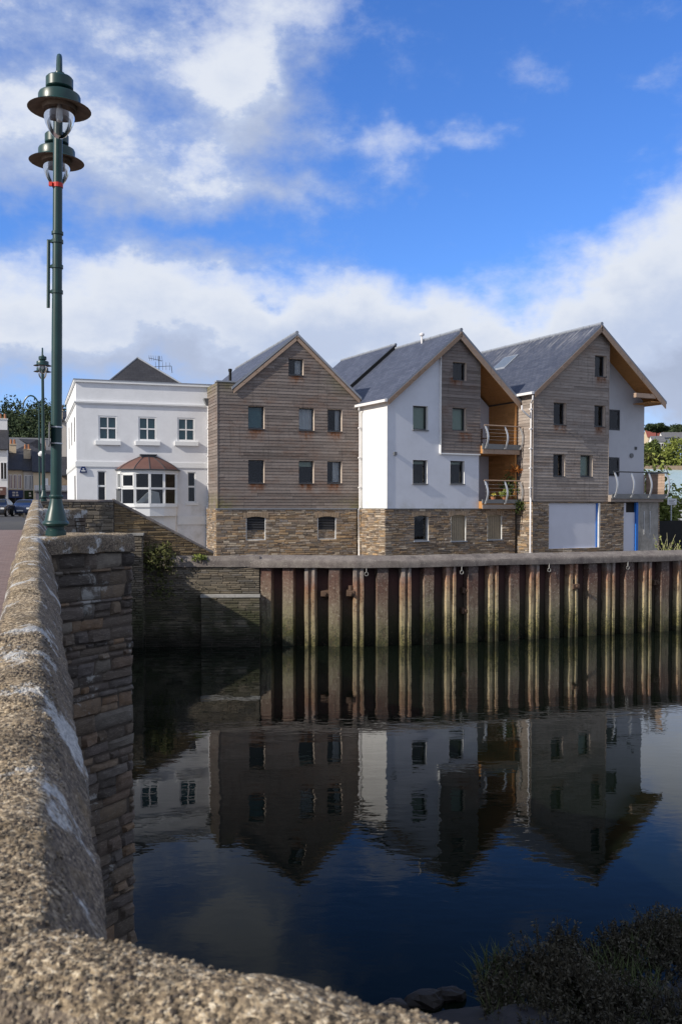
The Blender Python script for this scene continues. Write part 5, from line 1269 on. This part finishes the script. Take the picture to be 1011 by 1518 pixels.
# ================================================================== LAMPS
def lamp_post(root, c, H, head=True, base=True):
    x, y, z = c
    b = MB(); b.lathe([(0, 0), (.105, 0), (.105, .07), (.088, .075), (.09, .11), (.13, .12), (.138, .14), (.13, .16), (.118, .17), (.105, .22), (.08, .30), (.066, .36), (.06, .4), (.072, .41), (.074, .425), (.066, .44)], c, 28); b.build('base', M['green_paint'], root, smooth=True)
    RZ = H - .93      # height of the lantern rims above the base
    b = MB(); b.lathe([(.057, .40), (.053, H * .45), (.05, H * .5), (.046, RZ + .22), (.046, RZ + .24), (0, RZ + .25)], c, 20)
    b.lathe([(.06, H * .62), (.06, H * .62 + .03)], c, 20); b.build('pole', M['green_paint'], root, smooth=True)
    dirv = Vector((EX, EY, 0)).normalized(); arm = .72
    ab_ = MB()
    for sgn in (-1, 1):
        e = Vector((x, y, 0)) + dirv * sgn * arm
        pts = [Vector((x, y, z + RZ + .15)), Vector((x, y, z + RZ + .3))]
        for k in range(11):
            a = math.pi * k / 10; q = Vector((x, y, 0)).lerp(e, .5 - .5 * math.cos(a)); pts.append(Vector((q.x, q.y, z + RZ + .33 + .30 * math.sin(a))))
        pts.append(Vector((e.x, e.y, z + RZ + .29)))
        ab_.tube(pts, .026, 8)
    ab_.build('arm', M['green_paint'], root, smooth=True)
    for sgn in (-1, 1):
        e = Vector((x, y, 0)) + dirv * sgn * arm; hc = (e.x, e.y, z + RZ)
        hd = MB(); hd.lathe([(.02, .36), (.045, .35), (.05, .315), (.115, .305), (.128, .29), (.128, .205), (.12, .195), (.09, .185), (.085, .165), (.15, .155), (.19, .14), (.197, .125), (.197, .05), (.21, .035), (.285, .008), (.297, 0)], hc, 32, 0)
        hd.lathe([(.297, 0), (.285, .0), (.2, .025), (.165, .035)], hc, 32, 1); hd.lathe([(.165, .035), (.155, -.005), (.0, .06)], hc, 32, 1)
        ho = hd.build('lantern', [M['green_paint'], M['brim_under']], root, smooth=True, angle=28)
        gb = MB(); gb.lathe([(.146, .0), (.147, -.04), (.143, -.08), (.128, -.14), (.102, -.195), (.07, -.24), (.035, -.265), (0, -.272)], hc, 28); gb.build('globe', M['lamp_glass'], ho, smooth=True, angle=80)
        bl = MB(); bl.lathe([(.0, -.12), (.025, -.11), (.035, -.07), (.03, -.01), (.02, .05)], hc, 12); bl.build('bulb', M['lamp_white'], ho, smooth=True)
LX, LY, LZ = -2.985, 9.72, 4.69
l1 = thing('street_lamp', 'tall dark green double lantern lamp with red tape standing on the near cutwater', 'street lamp', (LX, LY, LZ), group='green double lantern lamps')
lamp_post(l1, (LX, LY, LZ), 5.06)
b = MB(); b.tube([(LX - .085, LY - .02, 7.07), (LX - .085, LY - .02, 7.76)], .018, 8); b.build('side_tube', M['green_paint'], l1, smooth=True)
l1.rotation_euler.y = R(.85)
for zz in (7.22, 7.48, 7.74):
    b = MB(); b.lathe([(.056, 0), (.06, .0), (.06, .035), (.056, .035)], (LX, LY, zz), 16); b.box(LX - .1, LX - .05, LY - .03, LY + .01, zz + .005, zz + .03); b.build('clamp', M['green_paint'], l1)
b = MB(); b.lathe([(.049, 0), (.054, 0), (.054, .045), (.049, .045)], (LX, LY, 8.31), 16); b.box(LX - .075, LX - .04, LY - .06, LY - .03, 8.31, 8.35); b.build('tape', M['red_tape'], l1)
b = MB(); pd = Vector((EX, EY, 0)); pn = Vector((EY, -EX, 0)) * -.072; q = [Vector((LX, LY, 0)) + pn + pd * a_ + Vector((EY, -EX, 0)) * c_ for a_, c_ in ((-.25, -.005), (.2, -.005), (.2, .005), (-.25, .005))]; b.hexa([v + Vector((0, 0, 5.64)) for v in q] + [v + Vector((0, 0, 5.87)) for v in q]); b.build('sign_plate', M['grey_paint'], l1)
for zz in (5.66, 5.83):
    b = MB(); b.lathe([(.058, 0), (.063, .0), (.063, .014), (.058, .014)], (LX, LY, zz), 16); b.build('strap', M['galv'], l1)
L2 = (-10.1, 31.6, 5.2)
l2 = thing('street_lamp', 'smaller looking green double lantern lamp at the far end of the parapet', 'street lamp', L2, group='green double lantern lamps')
lamp_post(l2, L2, 5.42)
sw = thing('swan_neck_lamp', 'thin swan neck street lamp behind the far double lantern lamp', 'street lamp', (-19.6, 60.5, ST))
b = MB(); pts = [(-19.6, 60.5, ST), (-19.6, 60.5, 11.3)]
for k in range(13):
    a = math.pi * k / 12; pts.append((-19.6 - .52 + .52 * math.cos(a), 60.5, 11.4 + .85 * math.sin(a) + (0 if k < 9 else 0)))
pts.append((-20.64, 60.5, 11.2)); b.tube(pts, .05, 8); b.build('pole', M['green_paint'], sw, smooth=True)
b = MB(); b.lathe([(.06, .1), (.14, 0), (.0, -.02)], (-20.64, 60.5, 11.1), 10); b.build('lamp_head', M['green_paint'], sw, smooth=True)
wl = thing('hanging_lantern', 'small round hanging lantern on a curved bracket behind the near lamp pole', 'lantern', (-19.1, 60.2, 8.2))
b = MB(); pts = [(-18.6, 60.2, 8.4)] + [(-18.75 - .3 + .3 * math.cos(math.pi * k / 8), 60.2, 9.0 + .4 * math.sin(math.pi * k / 8)) for k in range(9)] + [(-19.05 - .3, 60.2, 8.6)]
b.tube(pts, .03, 6); b.tube([(-18.6, 60.2, ST), (-18.6, 60.2, 9.0)], .05, 6); b.build('bracket', M['dark_frame'], wl)
b = MB(); b.lathe([(0, .2), (.12, .17), (.24, .02), (.2, -.12), (0, -.24)], (-19.35, 60.2, 8.45), 12); b.build('globe', M['lamp_white'], wl, smooth=True)

# ================================================================== CARS
def car(label, loc, rz, paint):
    o = thing('parked_car', label, 'car', loc, rz, 'cars in the street'); FRAME[o.name] = Vector((0, 0, 0))
    prof_ = [(-2.1, .3, .62), (-2.1, .62, .72), (-2.02, .8, .78), (-1.2, .92, .82), (-1.0, .95, .82), (-.4, 1.36, .62), (0.6, 1.42, .62), (1.35, 1.3, .62), (1.85, .98, .78), (2.05, .85, .78), (2.1, .6, .74), (2.08, .3, .66)]
    b = MB(); rows = []
    for y, z, hw_ in prof_: rows.append([Vector((-hw_, y, z)), Vector((-hw_ * .93, y, z + .03)), Vector((hw_ * .93, y, z + .03)), Vector((hw_, y, z))])
    b.grid(rows)
    for sx in (-1, 1):
        low = [Vector((sx * (p[2] + .03), p[0], .3)) for p in prof_]; mid = [Vector((sx * .85, p[0] * .99, min(p[1], .9))) for p in prof_]; hi = [Vector((sx * p[2], p[0], p[1])) for p in prof_]
        b.grid([low, mid, hi])
    b.box(-.7, .7, -2.08, 2.06, .28, .4); bd = b.build('body', paint, o, smooth=True, angle=40)
    b = MB()
    b.face([Vector((-.7, -.98, .985)), Vector((.7, -.98, .985)), Vector((.57, -.46, 1.36)), Vector((-.57, -.46, 1.36))]); b.build('windscreen', M['glass_dark'], o)
    b = MB(); b.face([Vector((-.57, 1.42, 1.3)), Vector((.57, 1.42, 1.3)), Vector((.68, 1.86, 1.02)), Vector((-.68, 1.86, 1.02))]); b.build('rear_window', M['glass_dark'], o)
    for sx in (-1, 1):
        b = MB(); b.face([Vector((sx * .83, -.85, .97)), Vector((sx * .83, 1.6, .97)), Vector((sx * .66, 1.2, 1.3)), Vector((sx * .66, -.4, 1.32))]); b.build('side_window', M['glass_dark'], o)
        b = MB(); b.box(sx * .68 - .14, sx * .68 + .14, -2.14, -2.05, .6, .74); b.build('headlight', M['lamp_white'], o)
        b = MB(); b.box(sx * .7 - .1, sx * .7 + .1, 2.04, 2.13, .62, .8); b.build('tail_light', M['red_tape'], o)
        for yy in (-1.35, 1.3):
            b = MB(); b.tube([(sx * .72, yy, .31), (sx * .88, yy, .31)], .31, 18); wh = b.build('wheel', M['tyre'], o, smooth=True); b = MB(); b.tube([(sx * .86, yy, .31), (sx * .89, yy, .31)], .19, 14); b.build('rim', M['galv'], wh, smooth=True)
    b = MB(); b.box(-.26, .26, -2.15, -2.11, .42, .53); b.build('number_plate', M['white_paint'], o)
    return o
t = NT('glass_dark'); M['glass_dark'] = t.out((.01, .012, .015), .05, spec=.6)
car('black car cut off by the left picture edge', (XD(0, 76), 76, zs), R(8), M['car_black'])
car('dark blue car on the street beside the parapet end', (XD(39, 80), 80, zs), R(6), M['car_blue'])

# ================================================================== BALCONY THINGS
def h2p(x, y, z): return Vector((2.116 + .95 * (x * math.cos(A2) - y * math.sin(A2)), 42.56 + .95 * (x * math.sin(A2) + y * math.cos(A2)), 2.53 + .95 * (z - G)))
ch = thing('balcony_chair', 'brown wooden chair standing on the upper balcony', 'chair', tuple(h2p(6.2, .9, 8.12)), A2); FRAME[ch.name] = Vector((0, 0, 0))
b = MB(); b.box(-.25, .25, -.25, .25, .42, .46); b.build('seat', M['chair_wood'], ch)
b = MB(); b.box(-.25, -.2, .2, .25, .46, .95); b.box(.2, .25, .2, .25, .46, .95)
for k in range(5): b.box(-.25, .25, .21, .24, .52 + k * .09, .58 + k * .09)
b.build('backrest', M['chair_wood'], ch)
for sx in (-.22, .22):
    for sy in (-.22, .22): b = MB(); b.box(sx - .025, sx + .025, sy - .025, sy + .025, 0, .42); b.build('leg', M['chair_wood'], ch)
def pot(label, p, r, h, n, size, lm, flower=None, grp='pot plants on the lower balcony', rx=.25, rz=.3):
    o = thing('potted_plant', label, 'plant', tuple(p), 0, grp); b = MB(); b.lathe([(0, 0), (r * .7, 0), (r, h), (r * 1.08, h), (r * 1.08, h + .03), (r * .9, h + .03), (0, h)], p, 14); b.build('pot', M['terracotta'], o, smooth=True)
    b = MB(); crown(b, p + Vector((0, 0, h + rz * .8)), rx, rx, rz, n, size, .2, .4); b.build('foliage', M[lm], o)
    if flower:
        b = MB(); crown(b, p + Vector((0, -.1, h + rz * 1.1)), rx * .7, rx * .7, rz * .5, 40, .05, .6); b.build('flowers', M[flower], o)
pot('yellow flowering pot plant between the lower balcony balusters', h2p(6.25, -.12, 5.30), .13, .2, 120, .06, 'leaf', 'yellow', rx=.16, rz=.12)
pot('low green pot plant beside the middle lower baluster', h2p(7.0, -.1, 5.30), .16, .2, 260, .07, 'leaf_bright', rx=.32, rz=.2)
pot('tall dark leafy pot plant in the lower balcony corner', h2p(7.55, .25, 5.30), .18, .3, 420, .08, 'leaf', rx=.42, rz=.55)
b = MB(); p = h2p(7.75, -.15, 6.95); crown(b, p, .5, .25, .25, 120, .09, .1, .5); b.tube([p + Vector((.2, .1, -.3)), p + Vector((.1, 0, .4))], .012, 5, 1); b.tube([p + Vector((.35, .1, -1.6)), p], [.02, .012], 5, 1)
tag(b.build('climbing_plant', [M['leaf_orange'], M['bark']], None, tuple(p)), 'orange leaved climbing plant on the lower balcony side wall', 'plant')
b = MB(); p = h2p(7.75, -.4, 5.1); crown(b, p, .4, .15, .33, 260, .07, .1, .5); tag(b.build('trailing_plant', M['leaf'], None, tuple(p)), 'green trailing plant spilling below the lower balcony edge', 'plant')

# ================================================================== RIVER BANK
bk = [(.25, 9.15), (.9, 9.35), (1.6, 9.5), (2.4, 9.4), (3.0, 9.6), (3.8, 10.0), (5.2, 10.7), (7.5, 11.6), (12, 12)]
b = MB(); rows = []
for j in range(26):
    f = j / 25; row = []
    for i in range(70):
        g = i / 69 * (len(bk) - 1); k = min(int(g), len(bk) - 2); q = g - k; ex = bk[k][0] * (1 - q) + bk[k + 1][0] * q; ey = bk[k][1] * (1 - q) + bk[k + 1][1] * q
        y = ey - f * 9; dd = f * 9
        z = -.12 + min(.75, dd * .5) * min(1, (ex + .1) / 2.2 + .25) + noise.noise(Vector((ex * 1.3, y * 1.3, 0))) * .12 + noise.noise(Vector((ex * 5, y * 5, 0))) * .04
        row.append(Vector((ex + noise.noise(Vector((ex, y, 5))) * .1, y, z)))
    rows.append(row)
b.grid(rows); structure(b.build('riverbank', M['mud'], smooth=True, angle=180))
def bank_z(x, y):
    return max(0.0, min(.6, .3 + (x) * .1))
b = MB(); g = MB()
def blade(mb, p, h, w, lean, t, m=0):
    a = rnd.uniform(0, 6.28); d = Vector((math.cos(a), math.sin(a), 0)); s = Vector((-d.y, d.x, 0)) * w; q = p + d * lean * .4 + Vector((0, 0, h * .6)); e = p + d * lean + Vector((0, 0, h))
    mb.face([p - s, p + s, q + s * .7, q - s * .7], m, t); mb.face([q - s * .7, q + s * .7, e], m, t)
def edge_y(x):
    for (a, ya), (c, yc) in zip(bk, bk[1:]):
        if a <= x <= c: return ya + (yc - ya) * (x - a) / (c - a)
    return bk[-1][1]
plants = 0
while plants < 1500:
    x = rnd.uniform(1.35, 6.2); y = edge_y(x) - rnd.uniform(.12, 1.9 + x * .2) - (.25 if x < 1.9 else 0)
    dens_ = noise.noise(Vector((x * 1.1, y * 1.1, 3)))
    if dens_ < -.35: continue
    z = bank_z(x, y) - .1; hgt = (.17 + .26 * max(0, dens_ + .3)) * rnd.uniform(.6, 1.25) + (.14 if abs(x - 1.95) < .35 else 0)
    base = Vector((x, y, z))
    for k in range(rnd.randint(3, 6)):
        a = rnd.uniform(0, 6.28); top = base + Vector((math.cos(a) * .12, math.sin(a) * .12, hgt * rnd.uniform(.7, 1.1)))
        q = (top - base)
        b.tube([base, base + q * .5 + Vector((rnd.gauss(0, .02), rnd.gauss(0, .02), 0)), top], [.006, .005, .003], 3, 0, .2, False)
        for j in range(17):
            f = rnd.uniform(.2, 1.0); leaf(b, base + q * f + Vector((rnd.gauss(0, .018), rnd.gauss(0, .018), 0)), rnd.uniform(.01, .028), min(1, max(0, f * .6 + rnd.uniform(-.2, .4))), m=0)
    plants += 1
vg = b.build('saltmarsh_shrubs', M['purslane'], None, (3, 9.5, .2)); vg['kind'] = 'stuff'; tag(vg, 'dark purplish grey saltmarsh shrubs covering the near river bank', 'saltmarsh plants')
for k in range(5200):
    x = rnd.uniform(1.3, 6); y = edge_y(x) - rnd.uniform(.1, 1.8 + x * .2) - (.15 if x < 1.9 else 0)
    cl = noise.noise(Vector((x * 1.7, y * 1.7, 9)))
    if cl < -.05 and x > 1.7: continue
    blade(g, Vector((x, y, bank_z(x, y) - .08)), rnd.uniform(.12, .3), .007, rnd.uniform(.05, .28), rnd.random())
gg = g.build('grass_tufts', M['grass'], None, (3, 9.3, .2)); gg['kind'] = 'stuff'; tag(gg, 'long green grass tufts among the bank shrubs', 'grass')
for k, (x, y, r) in enumerate(((.55, 9.05, .16), (.85, 9.2, .2), (.7, 8.85, .15), (1.1, 9.3, .16), (.4, 8.9, .1))):
    m = MB(); rows = []
    for i in range(7):
        ph = math.pi * i / 6; rows.append([])
        for j in range(10):
            a = j * .628; q = Vector((math.sin(ph) * math.cos(a), math.sin(ph) * math.sin(a) * .7, math.cos(ph) * .5)); rows[-1].append(Vector((x, y, .03)) + q * r * (1 + .45 * noise.noise(q * 1.8 + Vector((k * 5, 0, 0)))))
    m.grid(rows, closed=True); o = m.build('shore_rock', M['mud'], None, (x, y, 0.0)); tag(o, 'dark wet rock at the water edge below the parapet', 'rock', 'wet rocks at the water edge')

# ================================================================== SKY, SUN, CAMERA
SUN_EL = R(30); sunv = Vector((-.852, -.524, 0)).normalized() * math.cos(SUN_EL) + Vector((0, 0, math.sin(SUN_EL)))
sd = bpy.data.lights.new('sun', 'SUN'); sd.energy = 5.0; sd.angle = R(.55); sd.color = (1.0, .93, .82)
so = bpy.data.objects.new('sun', sd); col.objects.link(so); so.rotation_euler = (-sunv).to_track_quat('-Z', 'Y').to_euler(); so.location = (-30, -20, 40)
w = bpy.data.worlds.new('World'); scene.world = w; w.use_nodes = True
# cloud density group: direction -> density
gt = bpy.data.node_groups.new('cloud_density', 'ShaderNodeTree')
gt.interface.new_socket('Vector', in_out='INPUT', socket_type='NodeSocketVector'); gt.interface.new_socket('Density', in_out='OUTPUT', socket_type='NodeSocketFloat')
g = NT('', gt); gi = g.n('NodeGroupInput'); d = g.vmath('NORMALIZE', gi.outputs[0])
nv = g.n('ShaderNodeTexNoise', {'Vector': d, 'Scale': 5.0, 'Detail': 5.0, 'Roughness': .6}).outputs['Color']
wv = g.vmath('SCALE', g.vmath('SUBTRACT', nv, (.5, .5, .5))); wv.node.inputs['Scale'].default_value = .16
dw = g.vmath('ADD', d, wv); x, y, z = g.sep(dw)
az = g.math('ARCTAN2', x, y); el = g.math('ARCSINE', g.math('MINIMUM', g.math('MAXIMUM', z, -1.0), 1.0))
blobs = [(100, 120, 230, 190, .72), (350, 130, 80, 55, .7), (300, 290, 110, 45, .55), (460, 45, 90, 45, .55), (40, 250, 140, 90, .3), (400, 200, 120, 80, .22), (150, 490, 420, 85, 1.15), (540, 512, 240, 55, .95), (800, 545, 300, 70, .85), (1000, 440, 78, 85, 1.1), (905, 480, 65, 38, .6), (1035, 305, 45, 42, .75),
         (640, 222, 120, 24, .72), (590, 265, 50, 14, .4), (455, 290, 55, 22, .42), (670, 125, 45, 28, .28), (790, 150, 60, 22, .12), (965, 130, 100, 26, .34), (865, 20, 60, 40, .34), (30, 352, 120, 22, -.4), (330, 350, 120, 16, -.3), (1080, 560, 150, 120, .5), (240, 180, 60, 40, -.25)]
tot = None
for (px, py, sx, sy, a) in blobs:
    u = (px - 505.5) / 1375; v = (752 - py) / 1375; a0 = math.atan(u); e0 = math.atan(v * math.cos(a0))
    dx = g.math('MULTIPLY', g.math('SUBTRACT', az, a0), 1375 / sx); dy = g.math('MULTIPLY', g.math('SUBTRACT', el, e0), 1375 / sy)
    q = g.math('MULTIPLY', g.math('EXPONENT', g.math('MULTIPLY', g.math('ADD', g.math('MULTIPLY', dx, dx), g.math('MULTIPLY', dy, dy)), -.75)), a)
    tot = q if tot is None else g.math('ADD', tot, q)
unseen_cloud = g.mapr(g.math('ABSOLUTE', az), .42, .8, 0, 1.9)  # added cloud cover outside the view, thickened to dim and neutralise ambient light
tot = g.math('ADD', tot, unseen_cloud)
fb = g.noise(g.scale(d, (1, 1, 1.7)), 7.5, 11, .63)
fb2 = g.noise(g.scale(d, (1, 1, 1.9)), 3.0, 3, .5)
den = g.math('ADD', tot, g.math('ADD', g.math('MULTIPLY', g.math('SUBTRACT', fb, .5), 2.1), g.math('MULTIPLY', g.math('SUBTRACT', fb2, .5), .6)))
go = g.n('NodeGroupOutput', {0: den})
t = NT('', w.node_tree); tc = t.n('ShaderNodeTexCoord').outputs['Generated']
def dens(vec):
    k = t.n('ShaderNodeGroup'); k.node_tree = gt; t.set(k.inputs[0], vec); return k.outputs[0]
d0 = dens(tc); d1 = dens(t.vmath('ADD', tc, (-.03, -.02, .045)))
sky = t.n('ShaderNodeTexSky', sky_type='NISHITA', sun_disc=False, sun_elevation=SUN_EL, sun_rotation=math.atan2(sunv.x, sunv.y), altitude=0, air_density=1.0, dust_density=.4, ozone_density=3.0)
hs = t.n('ShaderNodeHueSaturation', {'Hue': .5, 'Saturation': 1.1, 'Value': 1.56, 'Color': t.mix(1.0, sky.outputs[0], (.8, .92, 1.3), 'MULTIPLY')})
cov = t.mapr(d0, .1, 1.2)
lit = t.mapr(t.math('SUBTRACT', d0, d1), -.35, .4)
thick = t.mapr(d0, .9, 2.4, 1.0, .25)
br_ = t.math('ADD', t.math('MULTIPLY', lit, .6), t.math('MULTIPLY', thick, .4))
cc = t.ramp(br_, [(.0, (3.5, 4.1, 5.5)), (.45, (4.7, 5.45, 7.2)), (.75, (5.3, 6.15, 8.0)), (1, (7.8, 8.25, 9.1))])
fin = t.mix(cov, hs.outputs[0], cc)
bg = t.n('ShaderNodeBackground', {'Color': fin, 'Strength': .1}); ow = t.n('ShaderNodeOutputWorld'); t.t.links.new(bg.outputs[0], ow.inputs[0])

cd = bpy.data.cameras.new('camera'); co = bpy.data.objects.new('camera', cd); col.objects.link(co); scene.camera = co
PITCH = R(1.8)
co.location = (0, 0, CAM_Z); co.rotation_euler = (math.pi / 2 - PITCH, 0, 0)
cd.sensor_fit = 'VERTICAL'; cd.sensor_height = 36; cd.lens = 36 * 1375 / 1518
cd.shift_y = (752 + 1375 * math.tan(PITCH) - 759) / 1518
cd.clip_start = .05; cd.clip_end = 9000
cd.dof.use_dof = True; cd.dof.focus_distance = 30; cd.dof.aperture_fstop = 9.0
scene.view_settings.view_transform = 'Standard'; scene.view_settings.look = 'None'; scene.view_settings.exposure = 0; scene.view_settings.gamma = 1
